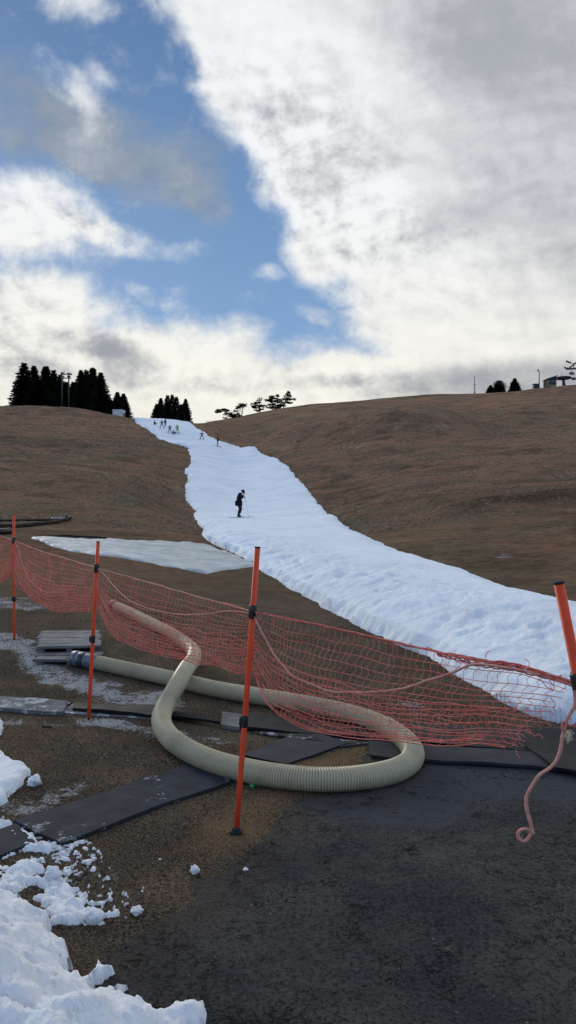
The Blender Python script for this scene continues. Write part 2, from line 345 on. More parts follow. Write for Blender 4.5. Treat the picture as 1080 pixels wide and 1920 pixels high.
def ground_mat():
    m_ = bpy.data.materials.new('dead_grass'); m_.use_nodes = True; q = NT(m_.node_tree); b = m_.node_tree.nodes['Principled BSDF']
    ob = q.add('ShaderNodeTexCoord').outputs['Object']
    def sc_(col, k_):
        n = q.n.new('ShaderNodeVectorMath'); n.operation = 'SCALE'; q.lk(col, n.inputs[0]); n.inputs[3].default_value = k_; return n.outputs[0]
    def A(n): return q.add('ShaderNodeAttribute', attribute_name=n).outputs['Fac']
    far = A('far'); near = q.m('SUBTRACT', 1.0, far)
    big_ = q.noise(ob, 0.035, 5, 0.6, 0.4); mid = q.noise(ob, 0.35, 8, 0.65, 0.3); fine = q.noise(ob, 4.0, 8, 0.7); vf = q.noise(ob, 90, 4, 0.75)
    str_ = q.noise(q.mapping(ob, (0, 0, 0), (0, 0, 0), (0.25, 1.0, 1.0)), 0.9, 8, 0.7, 0.5)
    # hill colours
    rough_ = q.noise(q.mapping(ob, (0, 0, 0), (0, 0, 0), (0.30, 0.42, 0.6)), 1.0, 12, 0.80, 0.25)
    patchy = q.noise(q.mapping(ob, (0, 0, 0), (0, 0, R(8)), (0.45, 0.75, 0.8)), 0.16, 10, 0.72, 0.4)
    hc = q.mix(q.ss(big_, 0.40, 0.60), (0.345, 0.220, 0.132), (0.245, 0.198, 0.120))
    hc = q.mix(q.m('MULTIPLY', q.ss(q.noise(ob, 0.018, 3, 0.5, 0.3), 0.46, 0.60), .55), hc, (0.135, 0.105, 0.072))
    hc = q.mix(q.ss(mid, 0.42, 0.60), hc, (0.36, 0.200, 0.128))
    hc = q.mix(q.m('MULTIPLY', q.ss(patchy, 0.48, 0.64), 0.62), hc, (0.135, 0.105, 0.074))
    hc = q.mix(q.m('MULTIPLY', q.ss(q.noise(ob, 0.22, 11, 0.78, 0.2), 0.54, 0.64), 0.7), hc, (0.44, 0.31, 0.19))
    hc = q.mix(q.m('MULTIPLY', q.ss(rough_, 0.50, 0.40), 0.52), hc, (0.062, 0.046, 0.034))
    hc = q.mix(q.m('MULTIPLY', q.ss(rough_, 0.58, 0.68), 0.35), hc, (0.46, 0.36, 0.24))
    hc = q.mix(q.ss(fine, 0.35, 0.60), q.mix(0.45, hc, (0.03, 0.025, 0.02)), hc)
    hc = sc_(hc, 1.25)
    # near soil with straw
    nc = q.mix(q.ss(q.noise(ob, 1.3, 7, 0.65), 0.40, 0.62), (0.080, 0.060, 0.043), (0.140, 0.104, 0.072))
    nc = q.mix(q.ss(vf, 0.50, 0.64), nc, (0.27, 0.205, 0.140))
    nc = q.mix(q.m('MULTIPLY', q.ss(q.noise(ob, 45, 6, 0.8), 0.50, 0.40), .85), nc, (0.024, 0.019, 0.014))
    nc = q.mix(q.m('MULTIPLY', A('straw'), q.ss(vf, 0.36, 0.6)), nc, (0.26, 0.165, 0.088))
    green = q.m('MULTIPLY', A('green'), q.ss(q.noise(ob, 3, 7, 0.7), 0.40, 0.7))
    c = q.mix(far, nc, hc)
    c = q.mix(green, c, (0.190, 0.172, 0.112))
    # frost and thawing snow caught in the grass
    fr = A('frost'); fn = q.m('ADD', q.m('MULTIPLY', q.noise(ob, 26, 8, 0.8), 0.8), q.m('MULTIPLY', q.noise(ob, 3.2, 5, 0.7), 0.65))
    ff = q.ss(q.m('ADD', q.m('MULTIPLY', q.noise(ob, 75, 6, 0.85), 0.35), q.m('ADD', fn, q.m('MULTIPLY', fr, 0.30))), 1.105, 1.20); ff = q.m('MULTIPLY', ff, q.ss(fr, 0.02, 0.3))
    c = q.mix(q.m('MULTIPLY', ff, 0.80), c, (0.46, 0.47, 0.48))
    wet = A('wet'); c = q.mix(q.m('MULTIPLY', wet, 0.6), c, (0.02, 0.018, 0.015))
    q.lk(c, b.inputs['Base Color'])
    b.inputs['Roughness'].default_value = 1.0; b.inputs['Specular IOR Level'].default_value = 0.0
    h1 = q.m('MULTIPLY', q.m('ADD', q.noise(ob, 60, 6, 0.8), q.m('MULTIPLY', fine, 1.5)), 0.02)
    h2 = q.m('MULTIPLY', q.m('ADD', q.noise(ob, 1.4, 9, 0.75), q.m('MULTIPLY', str_, 1.2)), q.m('MULTIPLY', far, 0.75))
    bp = q.add('ShaderNodeBump'); bp.inputs['Distance'].default_value = 1.0; bp.inputs['Strength'].default_value = 0.9
    q.lk(q.m('ADD', h1, h2), bp.inputs['Height']); q.lk(bp.outputs[0], b.inputs['Normal'])
    return m_
def asphalt_mat():
    m_ = bpy.data.materials.new('asphalt'); m_.use_nodes = True; q = NT(m_.node_tree); b = m_.node_tree.nodes['Principled BSDF']
    ob = q.add('ShaderNodeTexCoord').outputs['Object']
    patch = q.add('ShaderNodeAttribute', attribute_name='patch').outputs['Fac']
    vo = q.add('ShaderNodeTexVoronoi'); q.lk(ob, vo.inputs[0]); vo.inputs['Scale'].default_value = 130
    vo2 = q.add('ShaderNodeTexVoronoi'); q.lk(ob, vo2.inputs[0]); vo2.inputs['Scale'].default_value = 55
    n1 = q.noise(ob, 1.3, 8, 0.7); n2 = q.noise(ob, 30, 7, 0.75)
    c = q.mix(q.ss(n1, 0.38, 0.62), (0.044, 0.045, 0.048), (0.122, 0.112, 0.100))
    c = q.mix(q.ss(vo.outputs[1], 0.2, 0.9), c, q.mix(0.5, c, (0.085, 0.085, 0.088)))
    n3 = q.noise(ob, 62, 6, 0.85); c = q.mix(q.m('MULTIPLY', q.ss(n3, 0.50, 0.42), .80), c, (0.008, 0.008, 0.009)); c = q.mix(q.m('MULTIPLY', q.ss(n2, 0.62, 0.40), 0.25), c, (0.016, 0.016, 0.018))
    c = q.mix(q.m('MULTIPLY', q.ss(n3, 0.57, 0.70), .7), c, (0.15, 0.17, 0.165))
    c = q.mix(q.ss(q.noise(ob, 210, 2, 0.5), 0.70, 0.80), c, (0.20, 0.19, 0.18))
    c = q.mix(q.ss(q.m('ADD', patch, q.m('ADD', q.m('MULTIPLY', q.m('SUBTRACT', n2, .5), .9), q.m('MULTIPLY', q.m('SUBTRACT', q.noise(ob, 5, 5, .6), .5), .8))), 0.15, 1.0), c, q.mix(q.ss(vo.outputs[1], 0, 1), (0.050, 0.053, 0.060), (0.078, 0.082, 0.090)))
    # brown grit near the grass edge
    edge = q.add('ShaderNodeAttribute', attribute_name='edge').outputs['Fac']
    c = q.mix(q.m('MULTIPLY', edge, q.ss(q.noise(ob, 60, 6, 0.8), 0.46, 0.62)), c, (0.10, 0.075, 0.045))
    # cracks
    vc = q.add('ShaderNodeTexVoronoi', feature='DISTANCE_TO_EDGE'); vc.inputs['Scale'].default_value = 3.2
    q.lk(q.vm('ADD', ob, q.noise(ob, 3.5, 5, 0.7, 0, True)), vc.inputs[0])
    crack = q.m('MULTIPLY', q.ss(vc.outputs[0], 0.034, 0.008), q.ss(q.noise(ob, 2.1, 3, .5), 0.47, 0.54))
    dn = q.noise(q.mapping(ob, (0, 0, 0), (0, 0, 0.15), (0.55, 1.2, 1)), 22, 4, 0.7); c = q.mix(q.m('MULTIPLY', q.ss(dn, 0.41, 0.33), 0.75), c, (0.007, 0.007, 0.008))
    c = q.mix(q.m('MULTIPLY', crack, 0.9), c, (0.006, 0.006, 0.006)); pit0 = q.noise(ob, 9, 6, 0.65, 0.8); c = q.mix(q.m('MULTIPLY', q.ss(pit0, 0.655, 0.70), .9), c, (0.006, 0.006, 0.006)); c = q.mix(q.m('MULTIPLY', q.ss(q.noise(ob, 8.2, 7, 0.7, 0.5), 0.66, 0.72), .55), c, (0.15, 0.14, 0.125))
    q.lk(c, b.inputs['Base Color']); b.inputs['Roughness'].default_value = 0.9; b.inputs['Specular IOR Level'].default_value = 0.12
    pit = q.ss(q.noise(ob, 14, 5, 0.6), 0.66, 0.74)
    h = q.m('ADD', q.m('MULTIPLY', q.m('SUBTRACT', 1.0, vo2.outputs[0]), 0.007), q.m('ADD', q.m('MULTIPLY', n2, 0.03), q.m('MULTIPLY', n3, 0.012)))
    h = q.m('ADD', h, q.m('MULTIPLY', q.m('SUBTRACT', 1.0, vo.outputs[0]), 0.0025))
    h = q.m('ADD', h, q.m('ADD', q.m('MULTIPLY', crack, -0.012), q.m('MULTIPLY', pit, -0.006)))
    bp = q.add('ShaderNodeBump'); bp.inputs['Distance'].default_value = 1.0; bp.inputs['Strength'].default_value = 0.9
    q.lk(h, bp.inputs['Height']); q.lk(bp.outputs[0], b.inputs['Normal'])
    return m_
def snow_mat(name, scale=6, bump=0.04, col=(0.80, 0.85, 0.90), grain=False):
    m_ = bpy.data.materials.new(name); m_.use_nodes = True; q = NT(m_.node_tree); b = m_.node_tree.nodes['Principled BSDF']
    ob = q.add('ShaderNodeTexCoord').outputs['Object']
    c = q.mix(q.ss(q.noise(ob, 0.5, 8, 0.65), 0.38, 0.66), col, tuple(v*0.90 for v in col))
    c = q.mix(q.m('MULTIPLY', q.ss(q.noise(ob, 40 if grain else 9, 7, 0.75), 0.66, 0.78), 0.14 if grain else 0.3), c, (0.42, 0.42, 0.42))
    q.lk(c, b.inputs['Base Color']); b.inputs['Roughness'].default_value = 0.7; b.inputs['Specular IOR Level'].default_value = 0.25
    h = q.m('ADD', q.noise(ob, scale, 8, 0.6), q.m('MULTIPLY', q.noise(ob, scale*6, 5, 0.7), 0.25))
    bp = q.add('ShaderNodeBump'); bp.inputs['Distance'].default_value = bump; bp.inputs['Strength'].default_value = 1.0
    q.lk(h, bp.inputs['Height']); q.lk(bp.outputs[0], b.inputs['Normal'])
    b.inputs['Subsurface Weight'].default_value = 0.0
    return m_
M_snow = snow_mat('piste_snow', 4.5, 0.05, (0.84, 0.885, 0.93)); M_bank = snow_mat('bank_snow', 22, 0.022, (0.90, 0.925, 0.955), True)
# ------------------------------------------------------------------ layout in world metres, read off the sight lines
def gpoly(pts, up=0.0): return [on_ground(px, py, up) for px, py in pts]
frost_zones = [(gpoly([(-80,1180),(20,1185),(75,1200),(80,1245),(150,1262),(230,1290),(300,1300),(390,1325),(300,1335),(170,1312),(60,1270),(20,1225),(-80,1215)]), 1.0),
               (gpoly([(-60,1118),(60,1120),(110,1140),(60,1146),(-60,1140)]), 0.8),
               (gpoly([(120,1340),(240,1350),(300,1362),(440,1385),(480,1400),(400,1392),(290,1378),(150,1362)]), 1.0),
               (gpoly([(-60,1340),(60,1345),(180,1365),(60,1362),(-60,1360)]), 0.6),
               (gpoly([(40,1500),(160,1470),(60,1530),(-20,1540),(-40,1500)]), 0.9),
               (gpoly([(720,1318),(790,1312),(800,1340),(740,1345)]), 0.7),
               (gpoly([(-40,1560),(120,1590),(260,1630),(230,1660),(90,1700),(-40,1700)]), 0.55),
               (gpoly([(200,1370),(330,1372),(440,1395),(400,1400),(260,1386)]), 0.55),
               (gpoly([(90,978),(165,983),(160,987),(100,985)]), 0.5), (gpoly([(930,1038),(965,1040),(960,1047),(935,1046)]), 0.9), (gpoly([(985,905),(1080,915),(1080,935),(1000,930)]), 0.35)]
straw_zone = gpoly([(520,1432),(600,1405),(700,1400),(705,1425),(640,1450),(560,1500),(500,1560),(420,1600),(330,1600),(420,1520),(450,1470)])
green_zone = gpoly([(190,1150),(260,1190),(250,1230),(185,1220)]); green_zone2 = gpoly([(880,1070),(1080,1070),(1080,1100),(950,1095)])
asphalt_poly = gpoly([(560,1512),(600,1492),(690,1478),(740,1460),(700,1440),(690,1425),(720,1400),(900,1400),(1300,1400),(1900,1470),(3000,1900),(2600,2600),(300,3400),(60,2500),(130,1990),(185,1850),(215,1790),(300,1720),(360,1672),(450,1610)])
patch_poly = gpoly([(575,1500),(640,1478),(760,1450),(860,1425),(1300,1430),(1300,1500),(1080,1510),(930,1512),(850,1545),(760,1560),(640,1545),(590,1530)])
# ------------------------------------------------------------------ ground
def azimuths():
    a = list(np.arange(-36, 36, 0.11)); a = [-180+i*3.0 for i in range(int(144/3))]+a+[36+i*3.0 for i in range(int(144/3)+1)]
    return np.radians(np.array(a))
AZ = azimuths(); RR = np.concatenate([[0.02, 0.3, 0.7], np.geomspace(1.1, 260, 620), np.geomspace(270, 3000, 24)])
Rg, Ag = np.meshgrid(RR, AZ, indexing='ij'); X = Rg*np.sin(Ag); Yg = Rg*np.cos(Ag)
Z = H(X, Yg); Z = np.where(Rg > 600, np.minimum(Z, 5), Z)
me, used = grid_mesh('ground', X, Yg, Z)
xf, yf, rf = X.ravel(), Yg.ravel(), Rg.ravel()
attr(me, 'far', sstep(rf, 9, 22))
fro = np.zeros_like(xf); nearm = (rf < 130) & (yf > 0)
for poly, wt in frost_zones:
    sc_ = max(0.05, 0.012*np.mean([p[1] for p in poly])*1.5)
    fro[nearm] = np.maximum(fro[nearm], wt*sstep(sdist(xf[nearm], yf[nearm], poly)+sc_*0.8*fbm(xf[nearm], yf[nearm], .5, 3), -sc_*1.2, sc_))
attr(me, 'frost', fro)
st = np.zeros_like(xf); k = rf < 9; st[k] = sstep(sdist(xf[k], yf[k], straw_zone)+0.08*fbm(xf[k], yf[k], .4, 3), -0.1, 0.15); attr(me, 'straw', st)
gr = np.zeros_like(xf); k = (rf < 40) & (yf > 1)
gr[k] = np.maximum(sstep(sdist(xf[k], yf[k], green_zone), -0.4, 0.3), sstep(sdist(xf[k], yf[k], green_zone2), -2, 2)); gr = np.maximum(gr, 0.45*sstep(rf, 8, 14)*(1-sstep(rf, 30, 55))); gr = np.maximum(gr, 0.6*(xf < -3)*sstep(rf, 16, 24)*(1-sstep(rf, 40, 95))); attr(me, 'green', gr)
we = np.zeros_like(xf)
for poly in (gpoly([(880,930),(1080,925),(1080,965),(960,962),(900,950)]),):
    k = (rf < 90) & (yf > 5); we[k] = np.maximum(we[k], sstep(sdist(xf[k], yf[k], poly)+1.5*fbm(xf[k], yf[k], 4, 3), -1.5, 2.0))
attr(me, 'wet', we)
tag(link('ground', me, ground_mat()), kind='structure')
# asphalt: a thin sheet whose ragged rim dips into the soil
gx = np.arange(-2.6, 5.6, 0.028); gy = np.arange(0.4, 6.4, 0.028); X, Yg = np.meshgrid(gx, gy, indexing='ij')
sd = sdist(X, Yg, asphalt_poly)+0.075*fbm(X, Yg, 0.6, 6, 0.7)
Z = H(X, Yg)+np.clip(sd/0.05, -1, 1)*0.007+0.002
me, used = grid_mesh('asphalt', X, Yg, Z, sd > -0.06)
pa = sstep(sdist(X, Yg, patch_poly)+0.10*fbm(X, Yg, .5, 5, .6), -0.07, 0.07); attr(me, 'patch', pa.ravel()[used]); attr(me, 'edge', (1-sstep(sd, 0.0, 0.35)).ravel()[used])
tag(link('asphalt', me, asphalt_mat()), kind='structure')
# ------------------------------------------------------------------ snow run
LEFT = [(246,782),(253,790),(263,800),(290,817),(322,832),(351,840),(356,856),(355,872),(344,884),(351,898),(346,915),(345,932),(354,948),(363,958),(362,968),(372,985),(380,992),(378,1006),(396,1020),(430,1035),(470,1056),(500,1078),(520,1088),(540,1105),(570,1119),(600,1138),(640,1158),(680,1180),(720,1199),(760,1217),(800,1232),(828,1248),(850,1266),(880,1282),(920,1304),(960,1327),(1000,1345),(1080,1366),(1200,1390),(1400,1430)]
RIGHT = [(352,790),(364,802),(385,816),(400,824),(440,834),(480,846),(512,858),(540,884),(562,908),(580,934),(600,960),(620,974),(660,997),(700,1018),(740,1035),(800,1053),(860,1071),(920,1089),(980,1108),(1040,1125),(1080,1136),(1200,1165),(1400,1205)]
def th_of(y): return 0.50-0.22*sstep(y, 15, 60)
Lw = [on_ground(*p) for p in LEFT]
Rw = []
for p in RIGHT:
    x, y = on_ground(*p); q_ = on_ground(p[0], p[1], float(th_of(y))*0.8); Rw.append(q_)
# push the right bank out a little: its crest, not its foot, is the visible edge
Rw = [(x+0.5, y+0.35) for x, y in Rw]
tail = [(Lw[0][0], Lw[0][1]+40), (Rw[0][0], Rw[0][1]+40)]
Lw = [(Lw[0][0]-0.5, Lw[0][1]+35), (Lw[0][0]-.2, Lw[0][1]+8)]+Lw; Rw = [(Rw[0][0]+3, Rw[0][1]+35), (Rw[0][0]+.5, Rw[0][1]+8)]+Rw
run_poly = Lw+Rw[::-1]
pxs = np.arange(225, 1720, 2.6); Ys = np.geomspace(4.2, 190, 620)
PX, Yg = np.meshgrid(pxs, Ys, indexing='ij'); X = (PX-540)/F*Yg
ins = inside(X, Yg, run_poly); dL = pt_seg(X, Yg, Lw); dR = pt_seg(X, Yg, Rw); sg = np.where(ins, 1, -1)
amp = np.clip(0.006*Yg, 0.02, 0.5)
scal = np.abs(fbm(X, Yg, 1.3, 4, 0.6))-0.35
scalf = np.abs(fbm(X, Yg, 5.0, 3, 0.6))-0.35
jag = amp*(2.0*scal*(1-sstep(Yg, 25, 60))+2.4*scalf*sstep(Yg, 25, 60)+0.7*fbm(X, Yg, 0.35, 3))
sL = sg*dL+jag; sR = sg*dR+jag*0.5; TH = th_of(Yg)
wL = 1.7+0.6*fbm(X, Yg, 4, 2); 
prof = lambda s_, w_: np.where(s_ > 0, 0.30*np.clip(s_/0.12, 0, 1)+0.70*(1-(1-np.clip(s_/w_, 0, 1))**1.7), s_*1.2)
sh = np.minimum(prof(sL, wL), prof(sR, 0.9)); sh = np.where((sh > 1) , 1, sh)
inn = np.clip(np.minimum(sL, sR)/0.35, 0, 1)
face0 = np.exp(-(np.clip(sL, 0, 9)-0.7)**2/0.9)
lump = (0.006+0.026*face0)*fbm(X, Yg, 0.6, 5, 0.65)+0.022*fbm(X, Yg, 2.6, 3)
face = np.exp(-(np.clip(sL, 0, 9)-0.9)**2/1.8)
holes = -0.05*sstep(fbm(X+40, Yg, 0.4, 2), 0.30, 0.8)*face*(1-sstep(Yg, 18, 35))
scoop = 0.045*np.abs(fbm(X*1.0, Yg*0.6, 0.5, 3, .6))*face
Z = H(X, Yg)+TH*sh+inn*(lump+holes+scoop+0.05*fbm(X, Yg, 9, 2))
me, used = grid_mesh('snow_run', X, Yg, Z, sh > -0.3)
tag(link('snow_run', me, M_snow), kind='structure')
def SNOW(x, y): return H1(x, y)+float(th_of(y))
#@@REST
# ------------------------------------------------------------------ heaped snow beside the path
bank_px = [(-160,1665),(0,1672),(34,1684),(60,1694),(82,1712),(102,1742),(112,1764),(126,1782),(134,1804),(158,1822),(185,1800),(206,1800),(196,1812),(176,1826),(172,1840),(200,1846),(238,1832),(240,1838),(212,1852),(262,1856),(290,1874),(330,1872),(372,1868),(384,1880),(378,1900),(345,1925),(320,1960),(300,2100),(280,2600),(-900,2600)]
blob_px = [(74,1652),(100,1636),(118,1632),(122,1650),(150,1662),(168,1680),(176,1700),(196,1704),(230,1700),(262,1704),(264,1716),(240,1716),(205,1716),(190,1728),(160,1734),(130,1725),(104,1722),(86,1702),(72,1680)]
left_px = [(-120,1612),(0,1616),(40,1606),(66,1614),(78,1632),(76,1652),(50,1660),(30,1676),(0,1668),(-120,1668)]
edge_px = [(-120,1395),(0,1400),(14,1416),(24,1428),(45,1432),(56,1440),(48,1450),(38,1466),(20,1478),(8,1498),(0,1502),(-120,1500)]
side_px = [(-100,1330),(0,1345),(4,1352),(2,1376),(-100,1380)]
mid_px = [(-40,1520),(10,1530),(50,1552),(70,1562),(100,1580),(90,1590),(50,1578),(0,1575),(-40,1570)]
def gp2(pts, up): return [on_ground(px, py, up) for px, py in pts]
gx = np.arange(-4.2, 0.2, 0.0125); gy = np.arange(1.0, 5.6, 0.0125); X, Yg = np.meshgrid(gx, gy, indexing='ij')
def heap(poly, top, wid, rag, up):
    q = gp2(poly, up); xs = [p[0] for p in q]; ys = [p[1] for p in q]
    k = (X > min(xs)-.15) & (X < max(xs)+.15) & (Yg > min(ys)-.15) & (Yg < max(ys)+.15); out = np.full(X.shape, -1.0)
    s_ = sdist(X[k], Yg[k], q)+rag*fbm(X[k], Yg[k], 0.12, 4, 0.6); out[k] = np.where(s_ > 0, top*np.sqrt(1-(1-np.clip(s_/wid, 0, 1))**2), -0.02+s_*0.5); return out
billow = np.abs(fbm(X, Yg, 0.34, 4, 0.55)); b2 = np.abs(fbm(X+9, Yg-4, 0.09, 3, 0.6)); gra = fbm(X, Yg, 0.03, 2, .7)
def clods(n_, r0, r1, sd0, kz):
    """rounded lumps: max over many low domes"""
    rg = np.random.default_rng(sd0); out = np.zeros_like(X)
    for _ in range(n_):
        cx_, cy_ = rg.uniform(-3.2, 0.1), rg.uniform(1.3, 5.0); r_ = r0*(r1/r0)**rg.random(); a_ = rg.uniform(0, 3.14); e_ = rg.uniform(.65, 1)
        i0 = max(0, int((cx_-r_+4.2)/.0125)); i1 = int((cx_+r_+4.2)/.0125)+2; j0 = max(0, int((cy_-r_-1.0)/.0125)); j1 = int((cy_+r_-1.0)/.0125)+2
        xx = X[i0:i1, j0:j1]-cx_; yy = Yg[i0:i1, j0:j1]-cy_; u = xx*math.cos(a_)+yy*math.sin(a_); v = (-xx*math.sin(a_)+yy*math.cos(a_))/e_
        q_ = np.clip(1-(u*u+v*v)/r_**2, 0, 1); out[i0:i1, j0:j1] = np.maximum(out[i0:i1, j0:j1], kz*r_*q_**.5*rg.uniform(.4, 1))
    return out
big_c = clods(520, 0.08, 0.28, 1, 0.62); mid_c = clods(3000, 0.025, 0.085, 2, 0.70); small_c = clods(26000, 0.007, 0.020, 3, 0.9)
h1 = heap(bank_px, 0.075, 0.13, 0.028, 0.045)
f1 = np.clip(h1/0.085, 0, 1)
q1 = gp2(bank_px, 0.05); k = (h1 > -0.9); in1 = np.zeros(X.shape); in1[k] = np.clip(sdist(X[k], Yg[k], q1)/0.30, 0.12, 1)
h1 = np.where(h1 > 0.001, h1*(0.55+0.45*in1)+f1*(big_c*in1+0.85*mid_c*(0.4+0.6*in1)+0.045*in1*fbm(X, Yg, 0.6, 3))+0.75*small_c+0.006*gra, h1)
h1 = h1+np.clip(h1, 0, .03)*sstep(-X-0.12*Yg, 0.2, 1.2)*2.0
def grainy(poly, top, wid, rag, up):
    h = heap(poly, top, wid, rag, up); return np.where(h > 0, h*0.25+mid_c*.35*np.clip(h/.03, 0, 1)+small_c*0.95+0.003*gra-0.012+0.016*fbm(X, Yg, .12, 4, .7), h)
H2 = [h1, grainy(blob_px, 0.055, 0.13, 0.03, 0.015), grainy(left_px, 0.045, 0.1, 0.03, 0.012), heap(edge_px, 0.05, 0.08, 0.02, 0.03)+0.3*mid_c, heap(side_px, 0.05, 0.1, 0.02, 0.02), grainy(mid_px, 0.035, 0.08, 0.05, 0.02)]
hh = np.maximum.reduce(H2)
# crumbly spray of snow between the heaps
spz = np.maximum(sstep(sdist(X, Yg, gp2([(60,1558),(130,1580),(190,1640),(262,1690),(230,1710),(170,1690),(120,1640),(60,1600),(-30,1600),(-30,1540)], 0)), -0.10, 0.10), 0)
spn = fbm(X, Yg, 0.07, 3, 0.7)+0.55*fbm(X, Yg, 0.4, 3)
hs = np.where((spn*spz > 0.02) & (small_c > .006), small_c*1.0-.003, -0.02)
hh = np.maximum(hh, hs)
me, used = grid_mesh('snow_bank', X, Yg, H(X, Yg)+0.004+hh, hh > -0.016)
tag(link('snow_bank', me, M_bank), 'lumpy heap of old snow and crumbs spilling over the path at lower left', kind='stuff')
def clump(px, py, wpx, hfac, label, seed, asp=1.0):
    x, y = on_ground(px, py); rad = wpx/2/F*y; rr = np.random.default_rng(seed)
    bm = bmesh.new(); bmesh.ops.create_icosphere(bm, subdivisions=3, radius=1)
    for v in bm.verts:
        c = v.co; n_ = float(perlin(np.array([c.x*1.6+seed*3.1+c.z]), np.array([c.y*1.6+c.z*1.7]))[0])*0.38+float(perlin(np.array([c.x*4+seed]), np.array([c.y*4+c.z*4]))[0])*0.16
        v.co = c*(1+n_); v.co.x *= rad; v.co.y *= rad*asp; v.co.z = max(v.co.z*rad*hfac, -rad*0.5)
    me = bpy.data.meshes.new('snow_clump'); bm.to_mesh(me); bm.free()
    o = link('snow_clump', me, M_bank); o.location = (x, y, H1(x, y)+rad*hfac*0.55)
    return tag(o, label, 'snow clump', 'loose snow clumps on the ground')
clump(65, 1472, 26, 0.9, 'pale snow clump lying on brown soil beside the snow at the left edge', 1)
clump(365, 1638, 16, 1.25, 'upright snow clump on the asphalt edge below the nearest orange pole', 2)
clump(461, 1634, 10, 0.9, 'small round snow clump on asphalt below the nearest orange pole foot', 3)
clump(257, 1712, 22, 0.7, 'snow clump at the tip of the crumbly tongue pointing at the asphalt', 4)
clump(100, 1650, 30, 1.1, 'knobbly snow clump standing on the crumbly snow patch', 5)
clump(178, 1727, 34, 0.8, 'round snow clump at the front of the crumbly snow patch', 6)
clump(300, 1612, 5, 0.7, 'tiny snow crumb on brown soil between black mat and asphalt', 7)
clump(491, 1608, 4, 0.7, 'tiny snow crumb on asphalt right of the nearest pole foot', 8)
# ------------------------------------------------------------------ dead grass blades near the viewer
N = 85000
yb = 1.9*np.exp(rng.random(N)*math.log(11/1.9)); pxb = rng.uniform(-60, 1140, N); xb = (pxb-540)/F*yb
ok = (sdist(xb, yb, asphalt_poly) < 0.02+0.03*rng.standard_normal(N)) & ~inside(xb, yb, run_poly) & (fbm(xb, yb, .35, 3) > -0.25)
xb, yb = xb[ok], yb[ok]; zb = H(xb, yb); n = len(xb)
L = rng.uniform(0.010, 0.028, n)*(0.8+yb*0.10); a = rng.uniform(0, 2*np.pi, n); tl = rng.uniform(0.15, 1.3, n); wd = 0.0011+yb*0.00022
dx, dy, dz = np.cos(a)*np.sin(tl)*L, np.sin(a)*np.sin(tl)*L, np.cos(tl)*L*0.8
ox, oy = -np.sin(a)*wd, np.cos(a)*wd
co = np.stack([np.stack([xb-ox, yb-oy, zb-.002], -1), np.stack([xb+ox, yb+oy, zb-.002], -1), np.stack([xb+dx, yb+dy, zb+dz], -1)], 1).reshape(-1, 3)
me = bpy.data.meshes.new('dead_grass'); me.vertices.add(3*n); me.vertices.foreach_set('co', co.astype(np.float32).ravel())
me.loops.add(3*n); me.loops.foreach_set('vertex_index', np.arange(3*n, dtype=np.int32)); me.polygons.add(n); me.polygons.foreach_set('loop_start', np.arange(0, 3*n, 3, dtype=np.int32)); me.update(calc_edges=True)
attr(me, 'rnd', np.repeat(rng.random(n)*0.8+0.35*sstep(sdist(xb, yb, straw_zone), -.1, .1), 3))
mg = bpy.data.materials.new('dead_blades'); mg.use_nodes = True; q = NT(mg.node_tree); b = mg.node_tree.nodes['Principled BSDF']
f = q.add('ShaderNodeAttribute', attribute_name='rnd').outputs['Fac']
c = q.mix(q.ss(f, 0.2, 0.7), (0.060, 0.045, 0.032), (0.145, 0.105, 0.070)); c = q.mix(q.ss(f, 0.72, 1.0), c, (0.30, 0.22, 0.14)); q.lk(c, b.inputs['Base Color']); b.inputs['Roughness'].default_value = 0.9
tag(link('dead_grass', me, mg, smooth=False), 'short brown dead grass covering the ground', kind='stuff')
N = 45000
yb = 30*np.exp(rng.random(N)*math.log(135/30)); pxb = rng.uniform(-120, 1200, N); xb = (pxb-540)/F*yb
ok = ~inside(xb, yb, run_poly) & (fbm(xb, yb, 6, 4, .7) > rng.uniform(-.5, .3, N)); ok &= ~inside(xb, yb, gpoly([(58,1006),(200,1011),(390,1020),(430,1036),(476,1057),(446,1062),(385,1071),(300,1056),(180,1037),(90,1018)], 0.05)); xb, yb = xb[ok], yb[ok]; zb = H(xb, yb); n = len(xb)
wdt = (0.030+0.0030*yb)*rng.uniform(.4, 1.5, n); hgt_ = (0.015+0.0006*yb)*rng.uniform(.4, 1.5, n); a = rng.normal(0, .5, n); ox, oy = np.cos(a)*wdt, np.sin(a)*wdt; jx = rng.uniform(-.6, .6, n)
co = np.stack([np.stack([xb-ox, yb-oy, zb-.03], -1), np.stack([xb+ox, yb+oy, zb-.03], -1), np.stack([xb+ox*jx, yb+.5*wdt, zb+hgt_], -1)], 1).reshape(-1, 3)
me = bpy.data.meshes.new('grass_tufts'); me.vertices.add(3*n); me.vertices.foreach_set('co', co.astype(np.float32).ravel())
me.loops.add(3*n); me.loops.foreach_set('vertex_index', np.arange(3*n, dtype=np.int32)); me.polygons.add(n); me.polygons.foreach_set('loop_start', np.arange(0, 3*n, 3, dtype=np.int32)); me.update(calc_edges=True)
attr(me, 'rnd', np.repeat(rng.random(n), 3))
mg = bpy.data.materials.new('dry_tufts'); mg.use_nodes = True; q = NT(mg.node_tree); b = mg.node_tree.nodes['Principled BSDF']
f = q.add('ShaderNodeAttribute', attribute_name='rnd').outputs['Fac']
c = q.mix(q.ss(f, 0.35, 0.6), (0.13, 0.095, 0.068), (0.27, 0.180, 0.120)); c = q.mix(q.ss(f, 0.85, 1.0), c, (0.36, 0.26, 0.17)); q.lk(c, b.inputs['Base Color']); b.inputs['Roughness'].default_value = 1.0; b.inputs['Specular IOR Level'].default_value = 0
tag(link('grass_tufts', me, mg, smooth=False), 'tufts of dry brown grass over the hillsides', kind='stuff')
